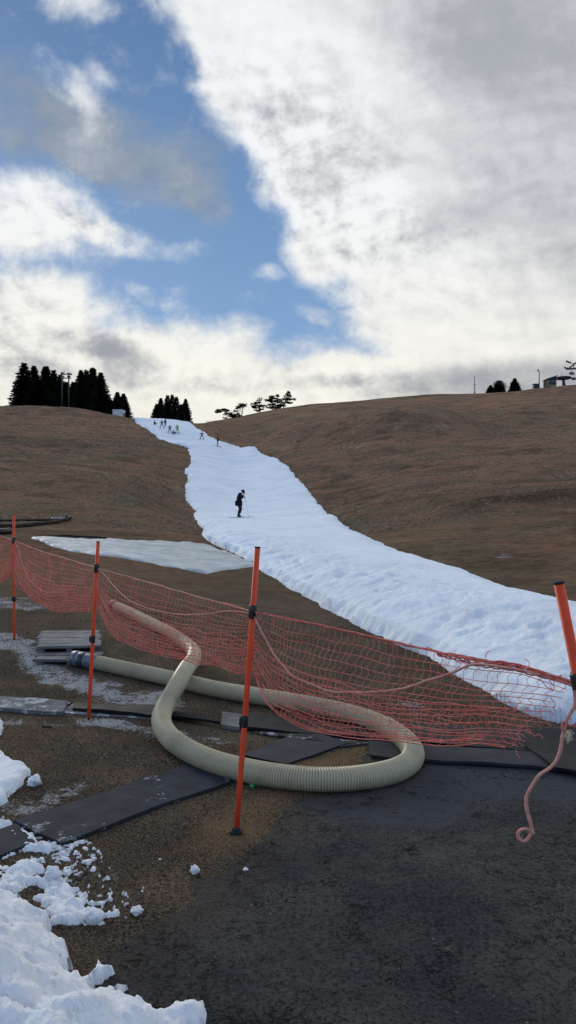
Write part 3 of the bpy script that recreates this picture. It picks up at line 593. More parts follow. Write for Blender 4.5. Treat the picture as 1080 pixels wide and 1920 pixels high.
# grit and small stones lying about
def stones(name, n_, light, region, label, r0, r1):
    rg = np.random.default_rng(n_); m_ = MB(); k_ = 0
    while k_ < n_:
        y = 1.7*math.exp(rg.random()*math.log(6/1.7)); px = rg.uniform(-20, 1100); x = (px-540)/F*y
        ina = sdist(np.array([x]), np.array([y]), asphalt_poly)[0] > 0
        if ina != region: 
            if rg.random() > .15: continue
        k_ += 1; r_ = r0*(r1/r0)**(rg.random()**2.2); z = H1(x, y)+.007*ina; a_ = rg.uniform(0, 6.28); p = [Vector((math.cos(a_+j*1.257)*r_*rg.uniform(.6, 1.1), math.sin(a_+j*1.257)*r_*rg.uniform(.6, 1.1), 0)) for j in range(5)]
        q_ = [v*.6+Vector((0, 0, r_*rg.uniform(.4, .8))) for v in p]; m_.add([v+Vector((x, y, z)) for v in p+q_], [(j, (j+1) % 5, 5+(j+1) % 5, 5+j) for j in range(5)]+[(5, 6, 7, 8, 9)])
    tag(m_.build(name, mat('stone', light, 0.9, .2, .5, 3, col2=tuple(v*.35 for v in light)), None, False), label, kind='stuff')
stones('gravel', 1500, (0.24, 0.22, 0.19), True, 'small pale grit scattered on the asphalt', .0016, .0065)
stones('soil_grit', 1100, (0.20, 0.16, 0.12), False, 'small stones scattered over the brown soil', .002, .009)
# ------------------------------------------------------------------ fence poles
M_orange = mat('orange_plastic', (0.84, 0.085, 0.025), 0.5, 0.25, 0.16, 14, 0.0006, 60, dirt=0.22)
M_black = mat('black_plastic', (0.012, 0.012, 0.014), 0.45, 0.5, 0.3, 20)
M_capm = mat('dull_black_rubber', (0.03, 0.03, 0.032), 0.8, 0.3, 0.3, 20)
def pole(base, top, clip, band, label, foot=False):
    base = Vector(base); top = Vector(top); ax = (top-base).normalized()
    root = empty('fence_pole', base, label, 'fence pole', 'orange poles of the net fence')
    def p(h): return (h-base.z)/ax.z*ax
    Ln = (top-base).length
    m_ = MB(); hs_ = [0.02, 0.3, Ln*0.5, Ln-.005]; m_.tube([ax*h for h in hs_], 0.0142, 16); m_.build('pole_tube', M_orange, root)
    m_ = MB(); m_.tube([ax*(Ln-0.007), ax*(Ln-.002), ax*Ln], [0.0148, 0.0148, 0.0125], 16); m_.build('end_cap', M_capm, root)
    m_ = MB(); m_.tube([ax*-0.12, ax*0.0, ax*0.02], [0.003, 0.009, 0.012], 8); m_.build('ground_spike', M_capm, root)
    if foot:
        m_ = MB(); m_.box((0, 0, 0.008), (0.062, 0.05, 0.016), None, 0.004); m_.tube([Vector((0, 0, .014)), Vector((0, 0, 0.03))], [.022, .019], 12); m_.build('pole_foot', M_capm, root)
    Mr = ax.to_track_quat('Z', 'Y').to_matrix().to_4x4()
    c = p(clip); m_ = MB()
    m_.tube([c-ax*.034, c-ax*.028, c+ax*.028, c+ax*.034], [.0175, .0205, .0205, .0175], 14)
    m_.box(c+Vector((0, -0.016, 0)), (0.034, 0.014, 0.056), Mr, .003)
    for s_ in (-1, 1):
        m_.tube([c+Mr.to_3x3() @ Vector(v) for v in ((s_*.018, 0, .022), (s_*.033, -.004, .026), (s_*.036, -.004, .012), (s_*.034, -.004, -.018), (s_*.018, 0, -.022))], .0042, 6)
    m_.build('net_clip', M_black, root)
    c = p(band); m_ = MB(); m_.tube([c-ax*.030, c-ax*.026, c+ax*.026, c+ax*.030], [.0162, .0182, .0182, .0162], 14); m_.box(c+Vector((-.019, -.004, 0)), (0.012, 0.016, 0.04), Mr, .002)
    m_.build('lower_clip', M_black, root)
    return root
P3b = on_ground(443, 1562); P2b = on_ground(166, 1350); P1b = on_ground(27, 1200); P4b = (1.035, 2.0)
def poleat(bx, by, tpx, tpy, dy=0.0, **k):
    t_ = at(tpx, tpy, by+dy); return (bx, by, H1(bx, by)), tuple(t_)
b3, t3 = poleat(*P3b, 483, 1025); b2_, t2 = poleat(*P2b, 184, 1015); b1, t1 = poleat(*P1b, 26, 964); b4, t4 = poleat(*P4b, 1047, 1090)
b0 = (-4.62, 10.5, H1(-4.62, 10.5)); t0 = (-4.66, 10.5, b0[2]+1.42)
def zfor(py, Y): return CAMZ+(960-py)/F*Y
clipz = {3: zfor(1147, b3[1]), 2: zfor(1065, b2_[1]), 1: zfor(1013, b1[1]), 4: zfor(1283, b4[1]), 0: b0[2]+1.13}
pole(b3, t3, clipz[3], zfor(1352, b3[1]), 'orange fence pole standing at the soil edge just in front of the pale hose', True)
pole(b2_, t2, clipz[2], zfor(1198, b2_[1]), 'orange fence pole beside the slatted board and the hose end')
pole(b1, t1, clipz[1], zfor(1123, b1[1]), 'thin farthest orange fence pole at the left edge of the photo')
pole(b4, t4, clipz[4], 0.56, 'leaning orange fence pole at the right edge with torn net and rope tied on', True)
pole(b0, t0, clipz[0], b0[2]+0.55, 'orange fence pole just beyond the left edge of the photo')
# ------------------------------------------------------------------ net
M_net = mat('net_cord', (0.80, 0.15, 0.10), 0.7, 0.3, 0.2, 9, col2=(0.84, 0.28, 0.21))
M_rope = mat('faded_rope', (0.74, 0.34, 0.27), 0.8, 0.2, 0.25, 60, 0.002, 300)
M_rope_red = mat('red_rope', (0.50, 0.085, 0.07), 0.8, 0.2, 0.45, 40, 0.002, 300, col2=(0.66, 0.22, 0.17))
def on_pole(b, t_, z): b = Vector(b); t_ = Vector(t_); return b+(t_-b)*((z-b.z)/(t_.z-b.z))
CL = {0: on_pole(b0, t0, clipz[0]), 1: on_pole(b1, t1, clipz[1]), 2: on_pole(b2_, t2, clipz[2]), 3: on_pole(b3, t3, clipz[3]), 4: on_pole(b4, t4, clipz[4])}
def span_curve(A, B, pts):
    """curve points seen in the photo put on the upright plane between two poles -> list (s, z)"""
    out = []
    for px, py in pts:
        k = (px-540)/F; dx, dy = B.x-A.x, B.y-A.y
        s_ = (k*A.y-A.x)/(dx-k*dy); Y = A.y+s_*dy; out.append((s_, zfor(py, Y)))
    return out
SP = []
def add_span(A, B, top, mid, bot):
    def f(pts, z0, z1):
        c = span_curve(A, B, pts); c = [(s_, z) for s_, z in c if 0.0 < s_ < 1.0]
        c = [(0, z0)]+sorted(c)+[(1, z1)]; return np.array(c)
    SP.append((A, B, f(top, A.z, B.z), f(mid, A.z-.01, B.z-.01), f(bot[1:-1], bot[0], bot[-1])))
add_span(CL[3], CL[4], [(600,1172),(700,1194),(820,1222),(902,1239),(985,1252)], [(493,1186),(524,1235),(563,1270),(616,1291),(686,1296),(757,1291),(820,1272),(861,1258),(902,1243),(985,1257)],
         [0.73, (480,1305),(493,1326),(563,1361),(651,1383),(739,1392),(831,1398),(938,1399),(973,1408),(1030,1420), 0.84])
add_span(CL[2], CL[3], [(280,1092),(380,1121)], [(191,1072),(218,1099),(253,1127),(287,1140),(331,1150),(390,1151),(440,1146)], [0.80, (188,1161),(222,1202),(280,1222),(342,1238),(424,1256),(455,1272), 0.75])
add_span(CL[1], CL[2], [(80,1034),(130,1049)], [(34,1025),(44,1057),(65,1093),(91,1110),(109,1112),(140,1101),(165,1082)], [0.93, (28,1085),(39,1106),(91,1143),(150,1146), 0.82])
add_span(CL[0], CL[1], [(0,1004)], [(0,1024),(10,1022),(20,1018)], [CL[0].z-0.32, (-10,1092),(10,1088), 0.93])
net = empty('safety_net', (0, 0, 0), 'sagging pink and red safety net strung between the orange poles, torn at its right end', 'safety net')
def net_span(si, A, B, top, mid, bot, rows, cell, layer2=True):
    n_ = 44; s = np.linspace(0, 1, n_); Ln = (B-A).length
    zt = pchip(top[:, 0], top[:, 1], s); zm = pchip(mid[:, 0], mid[:, 1], s); zb_ = pchip(bot[:, 0], bot[:, 1], s)
    dr = np.array([B.x-A.x, B.y-A.y]); nrm = np.array([dr[1], -dr[0]]); nrm = nrm/np.linalg.norm(nrm)*(-1 if nrm[1] > 0 else 1)
    torn = si == 0
    def P_(s_, z, off): return Vector((A.x+dr[0]*s_+nrm[0]*off, A.y+dr[1]*s_+nrm[1]*off, z))
    def zrow(t_, s_):
        a_ = np.interp(s_, s, zt); b_ = np.interp(s_, s, zb_); m2 = np.interp(s_, s, zm)
        # cords above the hanging rope are spread out, those below bunch up towards the bottom
        g = t_**0.85; sag = math.sin(math.pi*min(max(s_, 0), 1))
        pin = math.exp(-((s_)/0.05)**2)+math.exp(-((1-s_)/0.05)**2)
        z = a_+(b_-a_)*g-0.035*sag*math.sin(math.pi*t_)
        return z*(1-0.35*pin)+0.35*pin*(a_+(b_-a_)*0.5*g)
    def send(t_):                    # torn free edge of the last span
        return 1.0 if not torn else -.0+float(np.interp(t_, [0, 0.06, 0.15, 0.5, 0.8, 1.0], [1.0, 0.985, 0.965, 0.945, 0.90, 0.862]))
    rr = np.random.default_rng(50+si)
    rad = 0.00088+0.00008*A.y
    for layer in range(2 if layer2 else 1):
        m_ = MB(); t0_ = 0.0 if layer == 0 else 0.42
        ph = rr.uniform(0, 9); nrow = rows if layer == 0 else int(rows*0.55)
        def wob(s_, t_, k): return float(perlin(np.array([s_*Ln*3.1+ph+k*7]), np.array([t_*5.3+k*3.3]))[0])
        def pt(s_, t_):
            off = (0.05*math.sin(math.pi*s_)*math.sin(math.pi*t_)+0.025*wob(s_, t_, 1))*(1 if layer == 0 else -0.8)+(0.0 if layer == 0 else -0.02)
            zz = zrow(t_, s_)+0.012*wob(s_, t_, 2)+0.002*wob(s_*4.1, t_*3.3, 6)
            if layer == 1:
                zz += 0.02*wob(s_, t_, 3)
            s2 = s_+(0.022*wob(s_, t_, 4)+0.003*wob(s_*3.7, t_*2.9, 5))/Ln
            return P_(s2, zz, off)
        for r_ in range(nrow+1):
            t_ = t0_+(1-t0_)*r_/nrow; e = send(t_)-((0.02+0.20*rr.random()) if torn and layer else 0)+(rr.uniform(-.012, .006) if torn and t_ > .1 else 0)
            npt = int(n_*Ln/2)+8
            path = [pt(e*k/npt, t_) for k in range(npt+1)]
            if torn and t_ > .1 and rr.random() < .45:
                dd = (path[-1]-path[-2]).normalized(); path += [path[-1]+dd*.008+Vector((0, 0, rr.uniform(-.012, .004)))]
            m_.tube(path, rad*(1.6 if r_ == nrow else 1.0), 4, False)
        nc = int(Ln/cell)
        for c_ in range(-3, nc+4):
            s0_ = (c_+rr.normal(0, .10))/nc; sh_ = (-0.20 if layer == 0 else 0.12)*rr.uniform(.92, 1.08)/Ln; path = []
            kk = 22
            for k in range(kk+1):
                t_ = t0_+(1-t0_)*k/kk; zig = 0.007*(1 if k % 2 else -1)/Ln
                s_ = s0_+sh_*(t_-0.3)+zig
                if 0.002 < s_ < send(t_): path.append(pt(s_, t_))
                elif path and torn and s_ >= send(t_): break
            if len(path) > 1: m_.tube(path, rad*0.9, 4, False)
        m_.build('net_mesh', M_net, net)
    # ropes
    def rope(name, z, mt, r, off=0.0, tw=0.0):
        m_ = MB(); pts = []
        for k in range(91):
            s_ = k/90; zz = float(np.interp(s_, s, z)); pts.append(P_(s_, zz+0.003*perlin(np.array([s_*30+si]), np.array([2.2]))[0], off*math.sin(math.pi*s_)))
        m_.tube(pts, r, 6); m_.build(name, mt, net)
    rope('top_rope', zt, M_rope if si else M_rope_red, 0.0034 if si else 0.0044, 0.004)
    rope('hanging_rope', zm, M_rope, 0.0042, 0.03)
    if torn:                          # the ropes and spare cords twisted together near the last pole
        m_ = MB()
        for j in range(5):
            pts = []
            for k in range(60):
                s_ = 0.70+0.30*k/59; zz = float(np.interp(s_, s, zt)); a_ = s_*55+j*1.3; rd = (0.011+.004*j/4)*math.sin(math.pi*min((s_-.68)/.3, 1))**.5 if s_ > .7 else .002
                pts.append(P_(s_, zz-0.006+rd*math.sin(a_)*0.9, rd*math.cos(a_)))
            m_.tube(pts, 0.0026, 5)
        for j in range(11):            # curly loops of cut cord along the bundle
            s_ = rr.uniform(.60, .99); zz = float(np.interp(s_, s, zt)); c_ = P_(s_, zz+rr.uniform(-.01, .012), rr.uniform(-.01, .01)); r_ = rr.uniform(.008, .022); a0 = rr.uniform(0, 6)
            m_.tube([c_+Vector((math.cos(a0+k*.5)*r_, rr.uniform(-.002, .002), math.sin(a0+k*.5)*r_*.7)) for k in range(rr.integers(4, 9))], .0011, 4, False)
        m_.build('twisted_cord', M_rope_red, net)
        m_ = MB()
        for (px, py), dr_ in (((905,1240),(10,-22)), ((1010,1272),(22,20)), ((1015,1345),(18,12)), ((1030,1305),(12,25)), ((968,1405),(6,14)), ((985,1372),(25,8)), ((1032,1270),(6,26))):
            m_ = MB()
            for j in range(1):
                k_ = (px-540)/F; s_ = (k_*A.y-A.x)/((B.x-A.x)-k_*(B.y-A.y)); Y = A.y+s_*(B.y-A.y); p0 = at(px, py, Y)
                pts = [p0]; v = Vector((dr_[0], 0, -dr_[1]))*Y/F*1.1
                for k in range(5): pts.append(p0+v*(k+1)/5+Vector((rr.normal(0, .004), rr.normal(0, .006), rr.normal(0, .004))))
                m_.tube(pts, .0013, 4, False)
            m_.build('frayed_end', M_net, net)
for si, (A, B, a_, b_, c_) in enumerate(SP): net_span(si, A, B, a_, b_, c_, (15, 16, 15, 14)[si], 0.040)
# loose rope with a curled end tied to the right-hand pole
def bend(pts, n_=8): return smooth_poly(pts, n_)
rp = [(1077,1296),(1079,1318),(1073,1332),(1063,1350),(1055,1380),(1051,1406),(1043,1426),(1031,1440),(1014,1451),(1003,1465),(993,1482),(987,1497),(988,1518),(993,1536),(997,1552),(997,1562),(991,1572),(983,1578),(974,1573),(971,1565),(975,1557),(985,1554),(994,1557),(999,1562)]
YR = b4[1]-0.02
pts = bend([at(px, py, YR-0.0006*i) for i, (px, py) in enumerate(rp)])
rope_root = empty('loose_rope', pts[0], 'faded pink rope end hanging from the right-hand pole, its tip curled in a loop', 'rope')
def loc(pts, o): return [Vector(p)-o for p in pts]
o_ = Vector(pts[0]); m_ = MB()
for j in range(3):                    # three-strand lay
    q_ = loc(pts, o_); st_ = []
    for i, p in enumerate(q_):
        a_ = i*0.8+j*2.094; st_.append(p+Vector((math.cos(a_), math.sin(a_), 0))*.0026)
    m_.tube(st_, .0032, 6)
m_.build('rope_strand', M_rope, rope_root)
m_ = MB(); pk = bend([at(px, py, YR+.005) for px, py in ((1079,1318),(1084,1345),(1080,1358),(1070,1361),(1062,1358),(1060,1352))]); m_.tube(loc(pk, o_), .004, 6); m_.tube(loc(bend([at(px, py, YR-.004) for px, py in ((1056,1352),(1054,1366),(1060,1372))]), o_), .004, 6)
m_.build('rope_knot', M_rope_red, rope_root)
M_fray = mat('frayed_fibre', (0.80, 0.62, 0.30), 0.9, 0.1, 0.3, 80, col2=(0.82, 0.80, 0.74))
m_ = MB()
for j in range(34):
    c_ = at(1062, 1370, YR-.006); a_ = random.uniform(-2.6, .2); L_ = random.uniform(.015, .035)
    m_.tube([c_-o_, c_-o_+Vector((math.cos(a_)*L_*.5+.004, random.uniform(-.008, .008), math.sin(a_)*L_*.6)), c_-o_+Vector((math.cos(a_)*L_*.6, random.uniform(-.01, .01), math.sin(a_)*L_))], .0008, 3, False)
m_.build('frayed_fibre', M_fray, rope_root)
# ------------------------------------------------------------------ ribbed hose
mh = bpy.data.materials.new('ribbed_pvc'); mh.use_nodes = True; q = NT(mh.node_tree); b = mh.node_tree.nodes['Principled BSDF']
ob = q.add('ShaderNodeTexCoord').outputs['Object']; ft = q.add('ShaderNodeAttribute', attribute_name='warm').outputs['Fac']; rb = q.add('ShaderNodeAttribute', attribute_name='rib').outputs['Fac']
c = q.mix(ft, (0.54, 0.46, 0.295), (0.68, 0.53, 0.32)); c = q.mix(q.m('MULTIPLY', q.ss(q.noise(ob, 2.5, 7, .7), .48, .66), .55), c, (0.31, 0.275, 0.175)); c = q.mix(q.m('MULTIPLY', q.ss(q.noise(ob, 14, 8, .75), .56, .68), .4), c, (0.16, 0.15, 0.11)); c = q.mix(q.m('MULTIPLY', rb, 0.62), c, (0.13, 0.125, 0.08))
q.lk(c, b.inputs['Base Color']); b.inputs['Roughness'].default_value = 0.38; b.inputs['Specular IOR Level'].default_value = .3; b.inputs['Transmission Weight'].default_value = 0.0
HR = 0.070
hpx = [(160,1238,0),(200,1246,0),(250,1257,0),(330,1274,0),(400,1291,0),(470,1303,0),(560,1318,0),(640,1334,0),(710,1356,0),(752,1380,0),(773,1403,0),(774,1423,0),(750,1441,0),(708,1453,0),(640,1461,0),(560,1459,0),(480,1448,0),(400,1428,0),(345,1402,0),(312,1375,0),(302,1345,0.01),(315,1313,0.05),(334,1281,0.155),(349,1254,0.16),(362,1237,0.10),(363,1221,0.03),(348,1206,0),(320,1187,0),(280,1166,0),(240,1146,0),(213,1134,0)]
hp = []
for px, py, up in hpx:
    x, y = on_ground(px, py, HR+up); hp.append(Vector((x, y, H1(x, y)+HR*0.98+up)))
crv = smooth_poly(hp, 40); 
# resample evenly
L_ = [0]; 
for i in range(1, len(crv)): L_.append(L_[-1]+(crv[i]-crv[i-1]).length)
L_ = np.array(L_); tot = L_[-1]; PITCH = 0.0155; per = 5; nr = int(tot/PITCH)*per; ss_ = np.linspace(0, tot, nr+1); Cv = np.array([tuple(p) for p in crv])
ctr = np.stack([np.interp(ss_, L_, Cv[:, k]) for k in range(3)], 1)
ker = np.hanning(121); ker /= ker.sum(); ctr2 = np.stack([np.convolve(np.pad(ctr[:, k], 60, mode='edge'), ker, 'valid') for k in range(3)], 1); ctr2[0] = ctr[0]; ctr2[-1] = ctr[-1]; ctr = ctr2
tg = np.gradient(ctr, axis=0); tg /= np.linalg.norm(tg, axis=1)[:, None]
up = np.array([0, 0, 1.0]); sdv = np.cross(tg, up); sdv /= np.linalg.norm(sdv, axis=1)[:, None]; upv = np.cross(sdv, tg)
cur = np.linalg.norm(np.gradient(tg, axis=0), axis=1)/(tot/nr); cur = np.convolve(cur, np.ones(200)/200, 'same')
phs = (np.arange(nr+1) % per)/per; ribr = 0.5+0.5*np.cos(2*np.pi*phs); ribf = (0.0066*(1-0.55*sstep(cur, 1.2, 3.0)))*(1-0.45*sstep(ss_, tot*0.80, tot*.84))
ns = 26; th = np.linspace(0, 2*np.pi, ns, endpoint=False)
rad = (HR-0.004+ribf*ribr)*(1+0.006*np.sin(ss_*3.1))
TH_, _ = np.meshgrid(th, ss_); V = ctr[:, None, :]+rad[:, None, None]*(np.cos(TH_)[..., None]*sdv[:, None, :]+np.sin(TH_)[..., None]*0.97*upv[:, None, :])
V = V.reshape(-1, 3); i0 = np.arange(nr)[:, None]*ns+np.arange(ns)[None]; i1 = np.arange(nr)[:, None]*ns+(np.arange(ns)[None]+1) % ns
Q = np.stack([i0, i1, i1+ns, i0+ns], -1).reshape(-1, 4)
hroot_loc = Vector(hp[0]); hroot_loc.z -= HR
hose = empty('drain_hose', hroot_loc, 'long pale green ribbed hose lying in an S loop across the ground and over itself', 'hose')
V = V-np.array(hroot_loc)
me = bpy.data.meshes.new('hose_tube'); me.vertices.add(len(V)); me.vertices.foreach_set('co', V.astype(np.float32).ravel()); me.loops.add(Q.size); me.loops.foreach_set('vertex_index', Q.astype(np.int32).ravel()); me.polygons.add(len(Q)); me.polygons.foreach_set('loop_start', np.arange(0, Q.size, 4, dtype=np.int32)); me.update(calc_edges=True)
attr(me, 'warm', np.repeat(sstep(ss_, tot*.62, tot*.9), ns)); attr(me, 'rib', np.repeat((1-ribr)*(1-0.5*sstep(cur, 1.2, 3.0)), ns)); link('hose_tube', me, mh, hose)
M_coup = mat('grey_blue_coupling', (0.13, 0.155, 0.19), 0.4, 0.5, 0.25, 15, dirt=.3); M_clamp = mat('dark_hose_clamp', (0.035, 0.037, 0.042), 0.5, 0.5, .3, 20); M_steel = mat('dull_steel', (0.33, 0.34, 0.35), 0.35, 0.5, 0.3, 12, 0, 30, 1.0)
e0 = Vector(ctr[0]); d0 = -Vector(tg[0]); e0 = e0-hroot_loc
def cyl(a, b2, rs, n_=24): return [a+(b2-a)*k/(len(rs)-1) for k in range(len(rs))], rs, n_
m_ = MB(); m_.tube(*cyl(e0+d0*.0, e0-d0*.16, [HR+.002, HR+.005, HR+.005, HR+.006, HR+.006, HR+.002])); m_.build('hose_sleeve', M_coup, hose)
m_ = MB(); m_.tube(*cyl(e0+d0*-.02, e0+d0*.05, [HR+.004, HR+.010, HR+.010, HR+.006])); m_.build('clamp_band', M_clamp, hose)
m_ = MB()
pa = e0+d0*.05; n2 = [pa, pa+d0*.015, pa+d0*.09, pa+d0*.10, pa+d0*.105, pa+d0*.10, pa+d0*.03]; m_.tube(n2, [HR+.000, HR+.006, HR+.008, HR+.007, HR+.002, HR-.004, HR-.006], 24, False); m_.tube([pa+d0*.03, pa+d0*.032], [HR-.006, .001], 24); m_.build('end_coupling', M_coup, hose)
for k_ in (0, 1):
    m_ = MB(); c_ = pa+d0*(.0+.07*k_)
    m_.tube([c_-d0*.006, c_+d0*.006], [HR+.0095, HR+.0095], 24); m_.build('steel_ring', M_steel, hose)
e1 = Vector(ctr[-1])-hroot_loc; d1 = Vector(tg[-1])
M_redend = mat('dull_red_collar', (0.20, 0.055, 0.045), 0.6, 0.4, 0.3, 15)
m_ = MB(); m_.tube([e1-d1*.10, e1-d1*.05, e1, e1+d1*.02, e1+d1*.018, e1-d1*.03], [HR+.004, HR+.007, HR+.010, HR+.006, HR-.006, HR-.01], 24, False); m_.tube([e1-d1*.03, e1-d1*.031], [HR-.01, .001], 24); m_.build('end_collar', M_redend, hose)
# ------------------------------------------------------------------ mats, boards and sheets on the ground
M_mat = mat('grey_rubber_mat', (0.030, 0.034, 0.042), 0.7, 0.18, 0.35, 5, 0.004, 30, dirt=.2); M_belt = mat('black_rubber_belt', (0.012, 0.013, 0.016), 0.6, 0.14, 0.4, 4, 0.004, 18, dirt=.12)
M_conc = mat('weathered_concrete', (0.20, 0.20, 0.185), 0.9, 0.2, 0.3, 12, 0.003, 60, dirt=.5)
def frosty(name, base, amt):
    m_ = mat(name, base, 0.8, 0.10, 0.35, 6, 0.004, 30, dirt=.25); q = NT(m_.node_tree); b = m_.node_tree.nodes['Principled BSDF']; src = b.inputs['Base Color'].links[0].from_socket
    ob = q.add('ShaderNodeTexCoord').outputs['Object']; f = q.ss(q.m('ADD', q.noise(ob, 9, 8, .75), q.m('MULTIPLY', q.noise(ob, 1.7, 4, .6), .5)), 0.80-amt, 0.92-amt); c = q.mix(f, src, (0.44, 0.47, 0.50)); q.lk(c, b.inputs['Base Color']); return m_
M_frostb = frosty('frosted_board', (0.16, 0.165, 0.165), 0.02); M_frostm = frosty('frost_spotted_rubber', (0.036, 0.041, 0.050), -0.03); M_frostd = frosty('iced_rubber', (0.035, 0.036, 0.04), -0.01)
def slab(name, pxp, th_, mt, label, cat, group=None, up=0.004, wav=0.0, seed=0, nu=40, nv=10, parent=None):
    """four-cornered sheet lying on the ground, corners given in order, real thickness, gently waved"""
    c_ = [Vector(on_ground(px, py, up+th_)) for px, py in pxp]; o_ = Vector((c_[0].x, c_[0].y, H1(c_[0].x, c_[0].y))) if parent is None else Vector((0, 0, 0))
    vs_ = []; top = {}
    for k in (0, 1):
        for i in range(nu+1):
            for j in range(nv+1):
                u, v = i/nu, j/nv; p = (c_[0]*(1-u)+c_[1]*u)*(1-v)+(c_[3]*(1-u)+c_[2]*u)*v
                en = fbm(np.array([p.x+seed]), np.array([p.y]), .5, 3)[0]
                if j in (0, nv): p = p+(c_[3]-c_[0]).normalized()*en*wav*0.6
                z = H1(p.x, p.y)+up+max(0, wav*(0.4+fbm(np.array([p.x*1.0+seed*5]), np.array([p.y*1.0]), .6, 2)[0]))+(th_ if k else 0)
                vs_.append(Vector((p.x, p.y, z))-o_)
    n1 = (nu+1)*(nv+1); id_ = lambda k, i, j: k*n1+i*(nv+1)+j; fs = []
    for i in range(nu):
        for j in range(nv):
            fs.append((id_(1, i, j), id_(1, i+1, j), id_(1, i+1, j+1), id_(1, i, j+1))); fs.append((id_(0, i, j), id_(0, i, j+1), id_(0, i+1, j+1), id_(0, i+1, j)))
    for i in range(nu):
        for j in (0, nv): fs.append((id_(0, i, j), id_(0, i+1, j), id_(1, i+1, j), id_(1, i, j)))
    for j in range(nv):
        for i in (0, nu): fs.append((id_(0, i, j), id_(0, i, j+1), id_(1, i, j+1), id_(1, i, j)))
    me = bpy.data.meshes.new(name); me.from_pydata([tuple(v) for v in vs_], [], fs); bm = bmesh.new(); bm.from_mesh(me); bmesh.ops.recalc_face_normals(bm, faces=bm.faces); bm.to_mesh(me); bm.free()
    o = link(name, me, mt, parent, False); o.location = o_
    if parent is None: tag(o, label, cat, group)
    return o
slab('rubber_mat', [(26,1538),(372,1426),(447,1458),(116,1581)], 0.016, M_frostm, 'long grey rubber mat with frost spots running diagonally from snow to the hose', 'rubber mat', wav=.004)
slab('rubber_mat', [(452,1414),(576,1369),(652,1393),(538,1432)], 0.014, M_mat, 'dark grey rubber mat lying inside the hose loop', 'rubber mat', wav=.006, seed=3)
slab('rubber_mat', [(-130,1600),(30,1544),(66,1578),(-110,1648)], 0.016, M_frostm, 'dark rubber mat corner half buried in crumbly snow at the left edge', 'rubber mat', wav=.004, seed=4)
slab('plank', [(-90,1297),(128,1314),(117,1335),(-90,1321)], 0.03, M_frostb, 'frosted pale plank lying at the left edge of the photo', 'plank', wav=.0, seed=5)
slab('plank', [(128,1316),(260,1328),(330,1352),(114,1336)], 0.006, M_frostb, 'iced white plank end showing under the black rubber strip', 'plank', up=.003, seed=6)
slab('rubber_strip', [(138,1319),(300,1323),(416,1337),(412,1356)][:2]+[(414,1355),(136,1328)], 0.02, M_belt, 'black rubber strip running from the second pole under the hose', 'rubber strip', up=.012, wav=.018, seed=7)
slab('concrete_block', [(417,1334),(452,1338),(449,1363),(414,1358)], 0.03, M_conc, 'short grey concrete block between two black rubber strips', 'concrete block', seed=8, nu=4, nv=4)
slab('rubber_strip', [(452,1338),(760,1372),(756,1388),(450,1364)], 0.02, M_belt, 'black rubber strip continuing behind the nearest pole into the hose loop', 'rubber strip', up=.004, wav=.012, seed=9)
slab('rubber_strip', [(650,1348),(1160,1378),(1160,1420),(690,1386)], 0.02, M_belt, 'upper black rubber belt lying along the foot of the snow', 'rubber strip', up=.006, wav=.02, seed=10, nv=14)
slab('rubber_strip', [(690,1390),(1000,1412),(1050,1443),(694,1417)], 0.018, M_mat, 'lower grey black rubber belt right of the hose bend', 'rubber strip', up=.010, wav=.016, seed=11, nv=12)
slab('rubber_strip', [(985,1398),(1190,1408),(1230,1462),(1040,1442)], 0.018, M_belt, 'black rubber belt piece behind the hanging rope', 'rubber strip', up=.026, wav=.014, seed=12, nv=12)
slab('rubber_strip', [(470,1372),(560,1378),(700,1392),(640,1400)], 0.01, M_frostd, 'small iced rubber scrap between the strips inside the hose loop', 'rubber strip', up=.003, wav=.01, seed=13, nv=6)
# slatted duckboards
M_slat = mat('weathered_slat', (0.17, 0.175, 0.18), 0.8, 0.3, 0.5, 7, 0.003, 50, col2=(0.09, 0.092, 0.095))
def board(p0, p1, p2, p3, n_, label, dz=0.0):
    a, b_, c_, d_ = [Vector(on_ground(px, py, 0.07+dz)).to_3d() for px, py in (p0, p1, p2, p3)]
    z = max(H1(v.x, v.y) for v in (a, b_, c_, d_)); root = empty('duckboard', (a.x, a.y, z), label, 'duckboard', 'grey slatted boards stacked on the soil')
    o_ = Vector((a.x, a.y, 0))
    for i in range(n_):
        u = (i+.5)/n_; l = a*(1-u)+d_*u-o_; r_ = b_*(1-u)+c_*u-o_; m_ = MB(); ln = (r_-l).length; w_ = (d_-a).length/n_*0.93
        m_.box(((l.x+r_.x)/2, (l.y+r_.y)/2, 0.035+dz+random.uniform(-.004, .004)), (ln+random.uniform(-.02, .02), w_, 0.028), Matrix.Rotation(math.atan2(r_.y-l.y, r_.x-l.x)+random.uniform(-.006, .006), 4, 'Z'), .003); m_.build('slat', M_slat, root, False)
    for e in (0.08, 0.5, 0.92):
        m_ = MB(); l = a*(1-e)+b_*e-o_; r_ = d_*(1-e)+c_*e-o_; v = r_-l; m_.box(((l.x+r_.x)/2, (l.y+r_.y)/2, 0.02+dz-.045), (0.06, v.length-.04, 0.08), Matrix.Rotation(math.atan2(v.y, v.x)-math.pi/2, 4, 'Z'), .003); m_.build('batten', M_slat, root, False)
board((75,1179), (186,1182), (191,1218), (69,1216), 6, 'rear weathered slatted duckboard behind the hose coupling')
board((69,1219), (192,1221), (196,1243), (66,1238), 2, 'front narrow slatted duckboard just left of the hose coupling', -0.02)
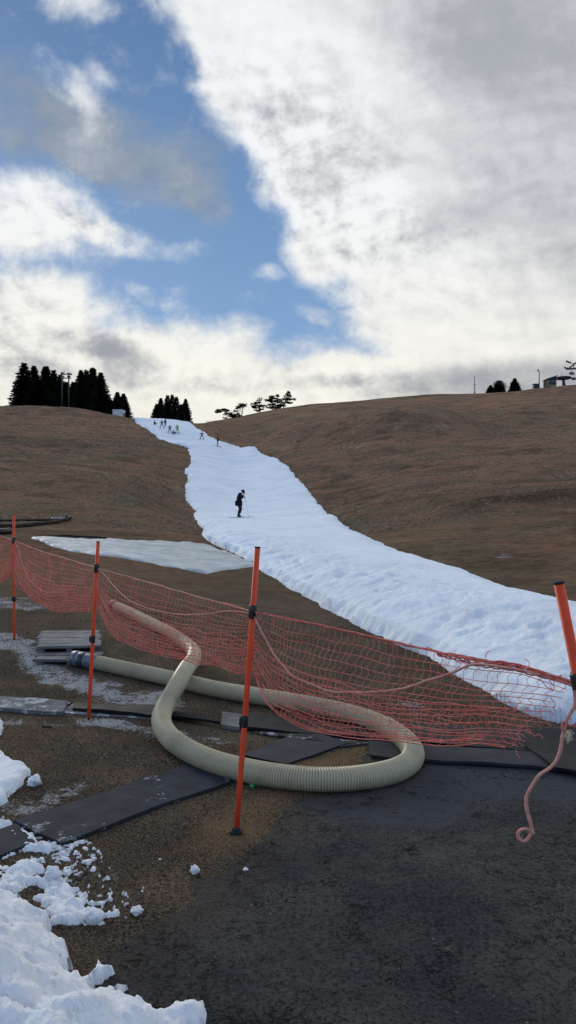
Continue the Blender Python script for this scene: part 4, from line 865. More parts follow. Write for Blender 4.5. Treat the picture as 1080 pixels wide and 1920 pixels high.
# pale sheet spread on the grass
M_tarp = mat('cream_sheet', (0.46, 0.47, 0.42), 0.6, 0.3, 0.12, 1.2, 0.05, 3.5, dirt=.25, col2=(0.60, 0.60, 0.58))
tp = gpoly([(58,1006),(130,1009),(200,1011),(300,1014),(390,1020),(430,1036),(476,1057),(446,1062),(410,1067),(385,1071),(350,1064),(300,1056),(240,1044),(180,1037),(130,1029),(90,1018)], 0.05)
xs = np.array([p[0] for p in tp]); ys = np.array([p[1] for p in tp]); X, Yg = np.meshgrid(np.arange(xs.min()-.3, xs.max()+.3, .05), np.arange(ys.min()-.3, ys.max()+.3, .05), indexing='ij')
sd = sdist(X, Yg, tp)+0.05*fbm(X, Yg, .8, 3); wr = 0.055*np.abs(fbm(X*0.5-Yg*.35, Yg*1.6+X*.5, .9, 4))+0.03*fbm(X, Yg, 2, 2)
me, used = grid_mesh('ground_sheet', X, Yg, H(X, Yg)+0.035+np.clip(sd/.08, -1, 0)*.15+wr, sd > -.10)
tag(link('ground_sheet', me, M_tarp), 'wide pale cream sheet spread on the grass beside the snow run', 'tarpaulin')
# dark hoses lying at the foot of the left slope
M_dhose = mat('brown_black_hose', (0.040, 0.032, 0.028), 0.8, 0.1, 0.3, 4)
def ground_pipe(name, pts, r, label, cat, mt, group=None):
    w_ = []
    for px, py in pts: x, y = on_ground(px, py, r); w_.append(Vector((x, y, H1(x, y)+r)))
    c_ = smooth_poly(w_, 8); o_ = Vector(w_[0])-Vector((0, 0, r))
    for p in c_: p.z = H1(p.x, p.y)+r*.9
    m_ = MB(); m_.tube([p-o_ for p in c_], r, 12); o = m_.build(name, mt); o.location = o_; tag(o, label, cat, group); return o
g = 'dark pipes lying on the grass at the foot of the left slope'
ground_pipe('water_pipe', [(-80,981),(0,986),(40,985),(80,981),(110,977),(131,971),(126,968)], 0.085, 'longest dark hose curving up at its right tip, at the foot of the left hill', 'hose', M_dhose, g)
ground_pipe('water_pipe', [(-80,974),(0,976),(60,975),(100,975)], 0.05, 'thin dark hose lying straight just behind the longest dark hose', 'hose', M_dhose, g)
ground_pipe('water_pipe', [(-60,995),(0,996),(19,995)], 0.11, 'short thick black hose end at the left edge behind the farthest pole', 'hose', M_black, g)
ground_pipe('steel_rail', [(97,972),(122,972)], 0.05, 'short pale rod lying behind the tip of the dark hose', 'rod', M_steel)
ground_pipe('fallen_stick', [(60,1007),(100,1005),(160,1006),(215,1010)], 0.03, 'long dark stick lying along the back edge of the pale sheet', 'stick', M_dhose)
ground_pipe('wood_stick', [(79,1362),(97,1363)], 0.006, 'small dark stick on the soil below the frosted plank', 'stick', M_dhose)
ground_pipe('wood_stick', [(112,1333),(136,1317)], 0.010, 'dark stick lying slanted over the joint between the two planks', 'stick', M_dhose)
ground_pipe('rubber_scrap', [(780,1111),(791,1112)], 0.05, 'small dark scrap lying on the bright snow run', 'scrap', M_black)
bpy.data.objects['rubber_scrap'].location.z += 0.42
# green bottle cap
x, y = on_ground(473, 1476); M_green = mat('green_plastic', (0.02, 0.42, 0.16), 0.35)
m_ = MB(); m_.tube([Vector((0, 0, 0)), Vector((0, 0, .009)), Vector((0, 0, .011))], [.014, .0135, .0118], 20); o = m_.build('bottle_cap', M_green); o.location = (x, y, H1(x, y)+.004); o.rotation_euler = (.3, .1, 0); tag(o, 'small green bottle cap on the brown soil below the hose', 'bottle cap')
# ------------------------------------------------------------------ trees
M_leaf = mat('cedar_foliage', (0.028, 0.036, 0.020), 0.9, 0.2, 0.5, 0.6); M_pine = mat('pine_foliage', (0.030, 0.042, 0.022), 0.9, 0.2, 0.4, 0.6); M_bark = mat('bark', (0.06, 0.045, 0.035), 0.95, 0.1, 0.3, 2, 0.02, 6)
def tufts(m_, c_, r_, n_, size, rg, flat=0.6):
    for _ in range(n_):
        v = Vector((rg.normal(), rg.normal(), rg.normal()*flat)).normalized()*r_*rg.uniform(.2, 1)**.5; v.z *= flat; p = c_+v
        a_ = rg.uniform(0, 6.28); s_ = size*rg.uniform(.6, 1.3); d_ = Vector((math.cos(a_), math.sin(a_), rg.uniform(-.5, .6)))*s_; e = Vector((-math.sin(a_), math.cos(a_), rg.uniform(-.6, .6)))*s_*.5
        m_.add([p-d_*.5, p+e*.5, p+d_*.6, p-e*.5], [(0, 1, 2, 3)])
def cedar_mesh(h, wd, seed, round_=False):
    """crown built of sprays on whorled boughs"""
    rg = np.random.default_rng(seed); m_ = MB(); z = 0.04*h; lean = rg.normal(0, .01)
    while z < h*0.985:
        u = z/h
        prof_ = ((1-u)**0.58*min(1, .84+u*1.3)*(1-.35*max(0, (u-.72)/.28))) if not round_ else math.sqrt(max(0, 1-(abs(u-.38)/.64)**2.2))
        rr_ = wd/2*prof_*rg.uniform(.80, 1.12)+.10; nb = max(4, int(8+rr_*6)); a0 = rg.uniform(0, 6.3)
        for b_ in range(nb):
            a_ = a0+6.283*b_/nb+rg.normal(0, .25); rb_ = rr_*rg.uniform(.70, 1.15)
            if rg.random() < .05: continue
            for k in range(3):
                f_ = rb_*(0.35+.3*k+rg.uniform(-.1, .1)); p = Vector((math.cos(a_)*f_+lean*z, math.sin(a_)*f_, z-.10*f_+rg.normal(0, .12))); s_ = (.75-.10*k)*(.5+.6*(1-u))*rg.uniform(.7, 1.2)
                d_ = Vector((math.cos(a_), math.sin(a_), rg.uniform(-.35, .5)))*s_; e = Vector((-math.sin(a_), math.cos(a_), rg.uniform(-.5, .5)))*s_*.55; w2 = Vector((0, 0, s_*.5))
                m_.add([p-d_*.4, p+e, p+d_, p-e], [(0, 1, 2, 3)]); m_.add([p-d_*.4-w2*.3, p+d_*.9, p+d_*.2+w2], [(0, 1, 2)])
        z += rg.uniform(.18, .28)*(1 if not round_ else .8)
    m_.tube([Vector((lean*h*.9, 0, h*.9)), Vector((lean*h, 0, h*1.0))], [.09, .01], 5)
    tr = MB(); tr.tube([Vector((0, 0, -1.5)), Vector((0, 0, h*.1)), Vector((lean*h*.5, 0, h*.5)), Vector((lean*h*.95, 0, h*.95))], [.26, .22, .14, .03], 8)
    return m_, tr
_protos = {}
def cedar(px, py_top, py_base, wpx, Y, label, cat='tree', group=None, kind=None, name='cedar_tree', base_dz=None):
    key = kind if kind is not None else (round(px) % 4); Hn, Wn = (12.0, 4.3)
    if key not in _protos:
        a, b_ = cedar_mesh(Hn, Wn if key != 'round' else 9.5, 100+hash(str(key)) % 50 if False else 100+sum(map(ord, str(key))), key == 'round')
        ma = bpy.data.meshes.new('crown'); ma.from_pydata(a.v, [], a.f); ma.materials.append(M_leaf); mb = bpy.data.meshes.new('trunk'); mb.from_pydata(b_.v, [], b_.f); mb.materials.append(M_bark); mb.shade_smooth(); _protos[key] = (ma, mb)
    ma, mb = _protos[key]; x = (px-540)/F*Y; z0 = H1(x, Y); zt_ = zfor(py_top, Y); hgt = zt_-z0
    root = empty(name, (x, Y, z0), label, cat, group, rz=random.uniform(0, 6))
    sw = (1.42 if kind != 'round' else 1.05)*wpx/F*Y/(Wn if key != 'round' else 9.5); root.scale = (sw, sw, hgt/Hn)
    for nm, mm in (('crown', ma), ('trunk', mb)):
        o = bpy.data.objects.new(nm, mm); C.objects.link(o); o.parent = root
    return root
g = 'dark cedars standing in a clump on the left hilltop'
for px, pt_, wp, Y, lb in [(45,681,38,166,'tall pointed cedar at the left end of the hilltop clump'),(64,686,32,172,'cedar close behind the leftmost tall cedar'),(87,687,38,168,'pointed cedar left of the power pole, with a broad base'),(101,694,30,174,'slim cedar just left of the power pole'),
      (112,703,26,170,'short cedar top immediately left of the power pole'),(124,716,30,166,'low cedar in front of the power pole'),(138,716,32,172,'low dark cedar immediately right of the power pole'),(152,694,28,166,'cedar with a blunt top right of the power pole'),(162,693,26,174,'cedar between two pointed tops right of the power pole'),
      (174,689,34,168,'tallest cedar in the right half of the big clump'),(189,699,32,164,'cedar at the right end of the big hilltop clump'),(75,712,44,164,'low broad cedar filling the foot of the clump left side'),(106,716,44,176,'low broad cedar filling the foot of the clump below the power pole'),(150,720,46,178,'low broad cedar filling the foot of the clump right of the power pole'),(185,730,40,176,'low broad cedar filling the foot of the clump right end')]:
    cedar(px, pt_, 760, wp, Y, lb, 'cedar', g)
g = 'small cedars beside the white hut'
for px, pt_, wp, Y, lb in [(208,749,16,160,'lowest bushy cedar left of the white hut'),(220,735,24,160,'taller cedar directly behind the white hut'),(233,738,24,162,'cedar right behind the white hut corner')]:
    cedar(px, pt_, 780, wp, Y, lb, 'cedar', g)
g = 'cedars standing behind the top of the snow run'
for px, pt_, wp, Y, lb in [(294,757,20,168,'short cedar at the left end of the clump above the snow run'),(303,746,20,172,'second cedar from the left above the snow run'),(313,741,22,168,'tallest pointed cedar above the snow run'),(323,740,20,174,'cedar right of the tallest one above the snow run'),
      (331,744,20,170,'cedar in the middle right of the clump above the snow run'),(340,758,18,166,'low cedar in the gap of the clump above the snow run'),(348,748,20,170,'separate pointed cedar at the right end of the clump above the snow run'),(316,762,36,175,'low broad cedar filling the foot of the clump above the snow run')]:
    cedar(px, pt_, 792, wp, Y, lb, 'cedar', g)
cedar(919, 722, 735, 12, 193, 'small pointed conifer touching the round tree on the right ridge', 'conifer', None, 1, 'conifer_tree')
cedar(936, 713, 735, 23, 193, 'round bushy dark tree on the right ridge', 'tree', None, 'round', 'round_tree')
cedar(965, 709, 732, 16, 194, 'lone small conical conifer on the right ridge', 'conifer', None, 2, 'conifer_tree')
def pine(name, Y, trunk, limbs, pads, label, r0=.16):
    """wind-bent pine: trunk, limbs and flat pads, given as picture points at the tree's own distance"""
    rg = np.random.default_rng(len(label)); bx = (trunk[0][0]-540)/F*Y; bz = H1(bx, Y); o_ = Vector((bx, Y, bz)); base = zfor(trunk[0][1], Y); k = bz-base-.1
    W = lambda p, dy=0: Vector(((p[0]-540)/F*Y, Y+dy, zfor(p[1], Y)+k))-o_
    root = empty(name, o_, label, 'pine')
    m_ = MB(); tp_ = [W(p) for p in trunk]; tp_[0].z -= .5; m_.tube(tp_, list(np.linspace(r0, .04, len(tp_))), 7)
    for l in limbs:
        dy = rg.uniform(-.8, .8); pts = [W(p, dy*i/(len(l)-1)) for i, p in enumerate(l)]; m_.tube(pts, list(np.linspace(.09, .025, len(pts))), 5)
    m_.build('trunk', M_bark, root)
    m_ = MB()
    for px, py, wx, wz in pads:
        n_ = max(2, int(wx/2.2))
        for _ in range(n_*4):
            c_ = W((px+rg.uniform(-wx/2, wx/2), py+rg.uniform(-wz/2, wz/2)), rg.uniform(-wx/2.5, wx/2.5)*Y/F); tufts(m_, c_, wz*.5*Y/F+.12, 12, .42, rg, .5)
    m_.build('crown', M_pine, root, False)
pine('pine_tree', 170, [(437,783),(434,779),(428,775),(420,770),(412,770)], [[(434,779),(424,781),(421,783)],[(437,783),(445,781)]], [(417,769,24,4),(408,772,10,3),(428,775,14,5),(434,779,10,5),(422,783,6,2),(444,780,14,4),(420,767,12,2)], 'low pine bent flat to the left on the skyline, leftmost of the pines')
pine('pine_tree', 171, [(452,783),(454,776),(455,768),(453,761)], [[(454,774),(446,772)],[(455,768),(461,763)]], [(454,761,15,4),(446,767,8,5),(443,772,6,5),(450,764,8,4),(443,778,10,4),(459,763,6,3)], 'pine with a flat cap above a bare curved stem on the skyline')
pine('pine_tree', 174, [(488,774),(487,765),(486,757),(487,748)], [[(487,762),(472,758)],[(487,764),(496,761)],[(487,769),(480,771)]], [(486,751,4,8),(483,756,10,3),(474,758,8,2),(484,762,24,3),(494,761,9,2),(481,770,7,3),(490,768,9,2),(480,765,12,2)], 'spindly pine with tiered branches, third from the left on the skyline')
pine('pine_tree', 178, [(511,768),(512,758),(511,748),(511,738)], [[(512,755),(499,747)],[(512,760),(503,759)],[(512,750),(518,744)]], [(511,741,9,5),(502,748,12,3),(511,750,16,4),(509,756,14,3),(506,761,14,3),(513,762,10,5),(509,745,10,4)], 'dark ragged pine with drooping left branches beside two taller pines')
pine('pine_tree', 180, [(520,766),(521,756),(521,746),(521,738)], [[(521,752),(526,749)],[(521,756),(514,754)]], [(521,738,4,5),(522,744,10,4),(524,749,12,4),(522,755,14,4),(521,760,14,4),(518,764,9,3)], 'pine in the middle of the tight group of three on the skyline')
pine('pine_tree', 182, [(531,764),(532,755),(535,745),(541,734)], [[(535,746),(550,742)],[(533,752),(545,750)],[(536,742),(528,741)]], [(541,732,8,5),(539,738,12,5),(546,743,16,3),(534,743,12,4),(535,749,16,4),(544,750,8,2),(530,755,10,4),(541,729,3,4)], 'tallest windswept pine leaning right at the end of the skyline group')
# ------------------------------------------------------------------ hilltop structures
M_dark = mat('dark_steel', (0.06, 0.062, 0.066), 0.6, 0.4, 0.2, 4); M_wood = mat('dark_timber', (0.07, 0.055, 0.045), 0.9, 0.2, 0.4, 3); M_white = mat('white_paint', (0.62, 0.66, 0.70), 0.6, 0.3, 0.15, 2, dirt=.2); M_tan = mat('tan_boards', (0.36, 0.30, 0.21), 0.8, 0.2, .25, 3); M_glass = mat('dark_glass', (0.03, 0.05, 0.08), 0.08, 0.6); M_roof = mat('dark_roof', (0.05, 0.05, 0.055), 0.7, .3, .2, 3)
def base_at(px, Y): x = (px-540)/F*Y; return Vector((x, Y, H1(x, Y)))
def px_m(n_, Y): return n_*Y/F
# twin power pole among the cedars
o = base_at(122, 163); root = empty('power_pole', o, 'twin utility pole with crossarms and insulators rising among the cedars', 'power pole')
W = lambda px, py, Y=163, dy=0: Vector(((px-540)/F*Y, Y+dy, zfor(py, Y)))-o
for px, tp2 in ((116.5, 698), (129, 700)):
    m_ = MB(); m_.tube([W(px, 764), W(px, tp2)], [.20, .15], 8); m_.build('pole_shaft', M_dark, root)
for y_ in (702, 709):
    m_ = MB(); m_.box((W(113, y_)+W(133, y_))/2, (px_m(21, 163), .18, .2)); m_.build('crossarm', M_dark, root, False)
for x_, y_ in ((115, 699), (119.5, 699), (127, 700), (131, 700), (134, 702), (115, 706), (119.5, 706), (127, 706), (131, 706)):
    m_ = MB(); c_ = W(x_, y_); m_.tube([c_+Vector((0, 0, -.2)), c_, c_+Vector((0, 0, .2))], [.12, .2, .08], 6); m_.build('insulator', M_dark, root)
# arm sticking out left of the clump
o = base_at(26, 166); root = empty('sign_post', o, 'thin post with a short arm left of the leftmost hilltop cedar', 'post')
m_ = MB(); W = lambda px, py, Y=166: Vector(((px-540)/F*Y, Y, zfor(py, Y)))-o; m_.tube([W(30, 762), W(30, 717)], [.08, .06], 6); m_.build('post_shaft', M_dark, root); m_ = MB(); m_.box(W(28, 718.5), (px_m(9, 166), .12, .25)); m_.build('arm', M_dark, root, False)
# white hut
o = base_at(223, 152); root = empty('equipment_hut', o, 'small white boxy hut on the left crest in front of cedars', 'hut')
k = px_m(1, 152); m_ = MB(); m_.box((0, 0, .4), (19*k, 2.2, 2.6), None, .03); m_.build('hut_wall', M_white, root, False)
m_ = MB(); m_.box((0, 0, 1.78), (20*k, 2.4, .16), None, .02); m_.build('roof', M_white, root, False)
for i in range(4):
    m_ = MB(); m_.box((9.5*k+.01, -0.75+i*.5, .7), (.03, .3, 1.2)); m_.build('louvre', M_roof, root, False)
m_ = MB(); m_.box((-3*k, -1.11, .75), (.8, .03, 1.3)); m_.build('door', M_white, root, False)
o = base_at(250, 152); m_ = MB(); m_.tube([Vector((0, 0, -.3)), Vector((0, 0, 1.9))], .03, 6); m_.box((0, 0, 1.3), (.5, .04, .08)); o2 = m_.build('marker_pole', M_white); o2.location = o; tag(o2, 'thin pale marker pole at the top left corner of the snow run', 'marker pole')
# bare bush on the right crest
o = base_at(391, 162); m_ = MB(); rg = np.random.default_rng(3)
for i in range(34):
    a_ = rg.uniform(0, 6.28); l_ = rg.uniform(.5, 1.3); m_.tube([Vector((0, 0, -.1)), Vector((math.cos(a_)*l_*.4, math.sin(a_)*l_*.4, l_*.6)), Vector((math.cos(a_)*l_*.8, math.sin(a_)*l_*.8, l_*rg.uniform(.6, 1.1)))], [.02, .013, .004], 3)
o2 = m_.build('bare_bush', M_bark); o2.location = o; tag(o2, 'small bare twiggy bush on the crest right of the snow run top', 'bush')
# antenna mast
o = base_at(890, 192); root = empty('antenna_mast', o, 'thin mast with short crossarms standing alone on the right ridge', 'mast'); k = px_m(1, 192)
m_ = MB(); m_.tube([Vector((0, 0, -.5)), Vector((0, 0, 34*k))], [.13, .08], 8); m_.build('mast_shaft', M_dark, root)
for z_, w_ in ((18, 8), (4, 6)):
    m_ = MB(); m_.box((0, 0, z_*k), (w_*k, .08, .09)); m_.build('crossarm', M_dark, root, False)
for s_ in (-1, 1):
    m_ = MB(); m_.tube([Vector((s_*3.4*k, 0, 18*k)), Vector((s_*3.4*k, 0, 20*k))], .05, 5); m_.build('insulator', M_white, root)
# lamp post, cabin, hut, lift
Y = 197; k = px_m(1, Y)
o = base_at(1011, Y); root = empty('street_lamp', o, 'tall dark lamp post on the right ridge beside the slant-roofed hut', 'lamp post')
m_ = MB(); m_.tube([Vector((0, 0, -.3)), Vector((0, 0, 33*k))], [.16, .11], 8); m_.build('lamp_shaft', M_dark, root)
m_ = MB(); m_.tube([Vector((0, 0, 33*k)), Vector((-1.5*k, 0, 36*k)), Vector((-2.5*k, 0, 35*k))], .07, 6); m_.build('lamp_arm', M_dark, root)
m_ = MB(); m_.box((-2*k, 0, 34.2*k), (3*k, .4, .28), None, .05); m_.build('lamp_head', M_dark, root, False)
o = base_at(1004.5, Y); root = empty('equipment_cabinet', o, 'low dark cabinet at the foot of the lamp post on the ridge', 'cabinet')
m_ = MB(); m_.box((0, 0, 4*k), (10*k, 1.2, 9*k), None, .04); m_.build('cabinet_body', M_dark, root, False); m_ = MB(); m_.box((0, 0, 8.8*k), (11*k, 1.35, .12)); m_.build('roof', M_roof, root, False)
for s_ in (-1, 1):
    m_ = MB(); m_.box((s_*2.3*k, -.62, 4*k), (3.8*k, .03, 6*k)); m_.build('door', M_roof, root, False)
Y = 198; k = px_m(1, Y); o = base_at(1031, Y); root = empty('lift_hut', o, 'small lift operator hut with a slanted roof on the right ridge', 'hut')
m_ = MB(); w2, d2 = 8.6*k, 1.5
vs_ = [(-w2, -d2, -.4), (w2, -d2, -.4), (w2, d2, -.4), (-w2, d2, -.4), (-w2, -d2, 13.5*k), (w2, -d2, 19*k), (w2, d2, 19*k), (-w2, d2, 13.5*k)]
m_.add(vs_, [(0, 1, 5, 4), (1, 2, 6, 5), (2, 3, 7, 6), (3, 0, 4, 7), (4, 5, 6, 7), (3, 2, 1, 0)]); m_.build('hut_wall', M_wood, root, False)
m_ = MB(); ang = math.atan2(5.5, 17.2); m_.box((0, 0, 17.2*k), (22*k, 3.6, .16), Matrix.Rotation(-ang, 4, 'Y')); m_.build('roof', M_roof, root, False)
m_ = MB(); m_.box((-7.2*k, -d2-.02, 6*k), (2.6*k, .05, 12*k)); m_.build('corner_panel', M_tan, root, False)
m_ = MB(); m_.box((1.6*k, -d2-.02, 1.6*k), (13*k, .05, 3.4*k)); m_.build('base_panel', M_tan, root, False)
for s_ in (-1, 0, 1):
    m_ = MB(); m_.box((1.4*k+s_*4.3*k, -d2-.02, 9.5*k), (3.7*k, .06, 6*k)); f_ = m_.build('window', M_dark, root, False); m_ = MB(); m_.box((1.4*k+s_*4.3*k, -d2-.065, 9.5*k), (3.0*k, .03, 5.2*k)); m_.build('pane', M_glass, f_, False)
# bull wheel of the lift
Y = 199; k = px_m(1, Y); o = base_at(1056, Y); root = empty('lift_bullwheel', o, 'big flat lift bullwheel on a short pylon right of the hut', 'ski lift wheel')
m_ = MB(); m_.tube([Vector((2*k, 0, -.5)), Vector((1*k, 0, 6*k)), Vector((0, 0, 14*k))], [.55, .45, .35], 8); m_.build('pylon', M_dark, root)
m_ = MB(); ring = [Vector((math.cos(a_)*13.4*k, math.sin(a_)*13.4*k, 15.5*k)) for a_ in np.linspace(0, 2*math.pi, 33)]; m_.tube(ring, .26, 6, False); m_.build('wheel_rim', M_dark, root)
for j in range(6):
    m_ = MB(); a_ = j*math.pi/3; m_.tube([Vector((0, 0, 15.5*k)), Vector((math.cos(a_)*13.3*k, math.sin(a_)*13.3*k, 15.5*k))], .10, 5); m_.build('spoke', M_dark, root)
m_ = MB(); m_.box((0, 0, 14.4*k), (16*k, 1.6, 2.4*k), None, .1); m_.build('gearbox', M_dark, root, False)
m_ = MB(); m_.tube([Vector((-3*k, 0, 15*k)), Vector((-3*k, 0, 24*k))], .05, 5); m_.build('antenna', M_dark, root)
# lift tower (its mast stands just beyond the frame)
Y = 203; k = px_m(1, Y); o = base_at(1098, Y); root = empty('lift_tower', o, 'ski lift tower with slanting crossarm and pulley racks at the right edge', 'ski lift tower')
W = lambda px, py, dy=0: Vector(((px-540)/F*Y, Y+dy, zfor(py, Y)))-o
m_ = MB(); m_.tube([Vector((0, 0, -.5)), W(1098, 668)], [.5, .35], 10); m_.build('mast', M_dark, root)
m_ = MB(); m_.tube([W(1062, 692), W(1098, 690)], .26, 6); m_.tube([W(1066, 691), W(1080, 680), W(1098, 674)], .20, 6); m_.tube([W(1074, 692), W(1078, 681)], .1, 5); m_.build('crossarm', M_dark, root)
for c_, n_ in ((W(1066, 679), 3), (W(1063, 691), 2)):
    m_ = MB(); m_.tube([c_+Vector((-4*k, 0, 1.2*k)), c_+Vector((4*k, 0, -1.6*k))], .14, 5); m_.build('pulley_rack', M_dark, root)
    for j in range(n_):
        m_ = MB(); p = c_+Vector((-3.4*k+j*3.2*k, 0, 1.4*k-j*1.1*k)); m_.tube([p+Vector((0, -.1, 0)), p+Vector((0, .1, 0))], [.27, .27], 10); m_.build('pulley', M_dark, root)
m_ = MB(); m_.tube([W(1098, 684), W(1070, 681), W(1066, 679)], .09, 5); m_.build('strut', M_dark, root)
def chair(px, py, label):
    Yc = 196; o = Vector(((px-540)/F*Yc, Yc, zfor(py, Yc))); root = empty('lift_chair', o, label, 'lift chair', 'chairs hanging from the ski lift'); k = px_m(1, Yc)
    m_ = MB(); m_.tube([Vector((0, 0, 14*k)), Vector((0, 0, 7*k)), Vector((-.6*k, 0, 5*k)), Vector((-.6*k, 0, 0))], .06, 5); m_.build('hanger', M_dark, root)
    m_ = MB(); m_.box((0, -.1, .1), (9*k, .5, .12), None, .03); m_.build('seat', M_dark, root, False); m_ = MB(); m_.box((0, .2, .55), (9*k, .08, .5), None, .03); m_.build('backrest', M_dark, root, False)
    for s_ in (-1, 1):
        m_ = MB(); m_.tube([Vector((s_*4*k, .2, .4)), Vector((s_*4*k, -.4, .4)), Vector((s_*4*k, -.4, .1))], .05, 4); m_.build('armrest', M_dark, root)
chair(1076, 713, 'lower lift chair hanging at the right edge beside the bullwheel'); chair(1072, 703, 'upper lift chair hanging at the right edge above the bullwheel')
# ------------------------------------------------------------------ people
def skinned(name, joints, edges, mt, parent=None, sub=1, root=0):
    me = bpy.data.meshes.new(name); me.from_pydata([j[:3] for j in joints], edges, []); o = bpy.data.objects.new(name, me); C.objects.link(o)
    md = o.modifiers.new('skin', 'SKIN'); md.use_smooth_shade = True
    for i, j in enumerate(joints):
        sv = me.skin_vertices[0].data[i]; sv.radius = (j[3], j[3]*(j[4] if len(j) > 4 else 1)); sv.use_root = (i == root)
    if sub: s2 = o.modifiers.new('sub', 'SUBSURF'); s2.levels = sub; s2.render_levels = sub
    me.materials.append(mt)
    if parent: o.parent = parent
    return o
M_skin = mat('skin', (0.55, 0.36, 0.27), 0.6); M_hair = mat('hair', (0.02, 0.017, 0.015), 0.7)
_cm = {}
def cloth(c_):
    if c_ not in _cm: _cm[c_] = mat('cloth', c_, 0.8, .2, .25, 6, 0.004, 20)
    return _cm[c_]
def person(loc_, h, rz, pose, jacket, trousers, helmet, label, group=None, tilt=0, bulk=1.0):
    """pose: dict of joints in units of a 1.75 m figure, x right, y forward"""
    s_ = h/1.75; root = empty('person', loc_, label, 'person', group, rz); root.rotation_euler = (0, tilt, rz)
    J = dict(pelvis=(0, 0, .93), waist=(0, 0, 1.07), chest=(0, .01, 1.28), neck=(0, .01, 1.46), head=(0, .03, 1.57), crown=(0, .03, 1.72),
             ls=(-.17, 0, 1.40), le=(-.24, 0, 1.13), lh=(-.24, .10, .90), rs=(.17, 0, 1.40), re=(.24, 0, 1.13), rh=(.24, .10, .90),
             lk=(-.11, .04, .50), la=(-.12, 0, .09), lt=(-.12, .16, .05), rk=(.11, .04, .50), ra=(.12, 0, .09), rt=(.12, .16, .05)); J.update(pose)
    V = {k: Vector(v)*s_ for k, v in J.items()}
    lhip = V['pelvis']+Vector((-.10, 0, -.03))*s_; rhip = V['pelvis']+Vector((.10, 0, -.03))*s_
    names = [('pelvis', .13, .8), ('waist', .12, .8), ('chest', .145, .75), ('neck', .055), ('head', .082), ('crown', .060), ('ls', .062), ('le', .045), ('lh', .030), ('rs', .062), ('re', .045), ('rh', .030), ('lhip', .085), ('lk', .058), ('la', .042), ('lt', .035), ('rhip', .085), ('rk', .058), ('ra', .042), ('rt', .035)]
    V['lhip'] = lhip; V['rhip'] = rhip; ix = {n_[0]: i for i, n_ in enumerate(names)}
    js = [(*V[n_[0]], n_[1]*s_*.93, *(n_[2:])) for n_ in names]; E = lambda *l: [(ix[a_], ix[b_]) for a_, b_ in l]
    ed = E(('pelvis', 'waist'), ('waist', 'chest'), ('chest', 'neck'), ('neck', 'head'), ('head', 'crown'), ('chest', 'ls'), ('ls', 'le'), ('le', 'lh'), ('chest', 'rs'), ('rs', 're'), ('re', 'rh'), ('pelvis', 'lhip'), ('lhip', 'lk'), ('lk', 'la'), ('la', 'lt'), ('pelvis', 'rhip'), ('rhip', 'rk'), ('rk', 'ra'), ('ra', 'rt'))
    # face: nose, and hands with five fingers
    fw = (V['head']-V['neck']).cross(Vector((1, 0, 0))).normalized()*-1
    hd = pose.get('face', (0, 1, -.1)); fwd = Vector(hd).normalized()
    js.append((*(V['head']+fwd*.10*s_+Vector((0, 0, -.01))*s_), .014*s_)); ed.append((ix['head'], len(js)-1))
    for sd3 in 'lr':
        hv = V[sd3+'h']; d_ = (hv-V[sd3+'e']).normalized(); ac = d_.cross(Vector((0, 0, 1)) if abs(d_.z) < .9 else Vector((0, 1, 0))).normalized(); palm = hv+d_*.075*s_; js.append((*palm, .030*s_, .6)); pi_ = len(js)-1; ed.append((ix[sd3+'h'], pi_)); dn = d_.cross(ac)
        for f_, (of, ln) in enumerate(((-.030, .055), (-.010, .065), (.010, .062), (.030, .048))):
            a_ = palm+ac*of*s_+d_*.035*s_; b_ = a_+d_*ln*.5*s_+dn*.012*s_; c_ = b_+d_*ln*.25*s_+dn*.03*s_
            n0 = len(js); js += [(*a_, .0095*s_), (*b_, .0085*s_), (*c_, .007*s_)]; ed += [(pi_, n0), (n0, n0+1), (n0+1, n0+2)]
        a_ = hv+d_*.03*s_+ac*-.035*s_; n0 = len(js); js += [(*a_, .011*s_), (*(a_+d_*.04*s_+dn*.02*s_-ac*.01*s_), .009*s_)]; ed += [(pi_, n0), (n0, n0+1)]
    skinned('body', js, ed, M_skin, root)
    def sub(nm, keys, edges, grow, mt):
        ii = {k_: i for i, k_ in enumerate(keys)}; rad = {n_[0]: n_ for n_ in names}
        jj = [(*V[k_], (rad[k_][1]+grow)*s_*bulk, *(rad[k_][2:])) for k_ in keys]; return skinned(nm, jj, [(ii[a_], ii[b_]) for a_, b_ in edges], mt, root)
    V['lw'] = V['le'].lerp(V['lh'], .9); V['rw'] = V['re'].lerp(V['rh'], .9); V['hem'] = V['pelvis']+Vector((0, 0, .02))*s_; V['col'] = V['chest'].lerp(V['neck'], .85)
    names += [('lw', .038), ('rw', .038), ('hem', .14, .8), ('col', .06)]
    sub('jacket', ['waist', 'hem', 'chest', 'col', 'ls', 'le', 'lw', 'rs', 're', 'rw'], [('hem', 'waist'), ('waist', 'chest'), ('chest', 'col'), ('chest', 'ls'), ('ls', 'le'), ('le', 'lw'), ('chest', 'rs'), ('rs', 're'), ('re', 'rw')], .022, cloth(jacket))
    V['lc'] = V['lk'].lerp(V['la'], .85); V['rc'] = V['rk'].lerp(V['ra'], .85); names += [('lc', .055), ('rc', .055)]
    sub('trousers', ['pelvis', 'lhip', 'lk', 'lc', 'rhip', 'rk', 'rc'], [('pelvis', 'lhip'), ('lhip', 'lk'), ('lk', 'lc'), ('pelvis', 'rhip'), ('rhip', 'rk'), ('rk', 'rc')], .016, cloth(trousers))
    for sd3 in 'lr':
        V['b0'] = V[sd3+'k'].lerp(V[sd3+'a'], .72); V['b1'] = V[sd3+'a']; V['b2'] = V[sd3+'t']; names += [('b0', .052), ('b1', .052), ('b2', .042)]
        sub('ski_boot', ['b0', 'b1', 'b2'], [('b0', 'b1'), ('b1', 'b2')], .012, cloth((0.02, 0.02, 0.025)))
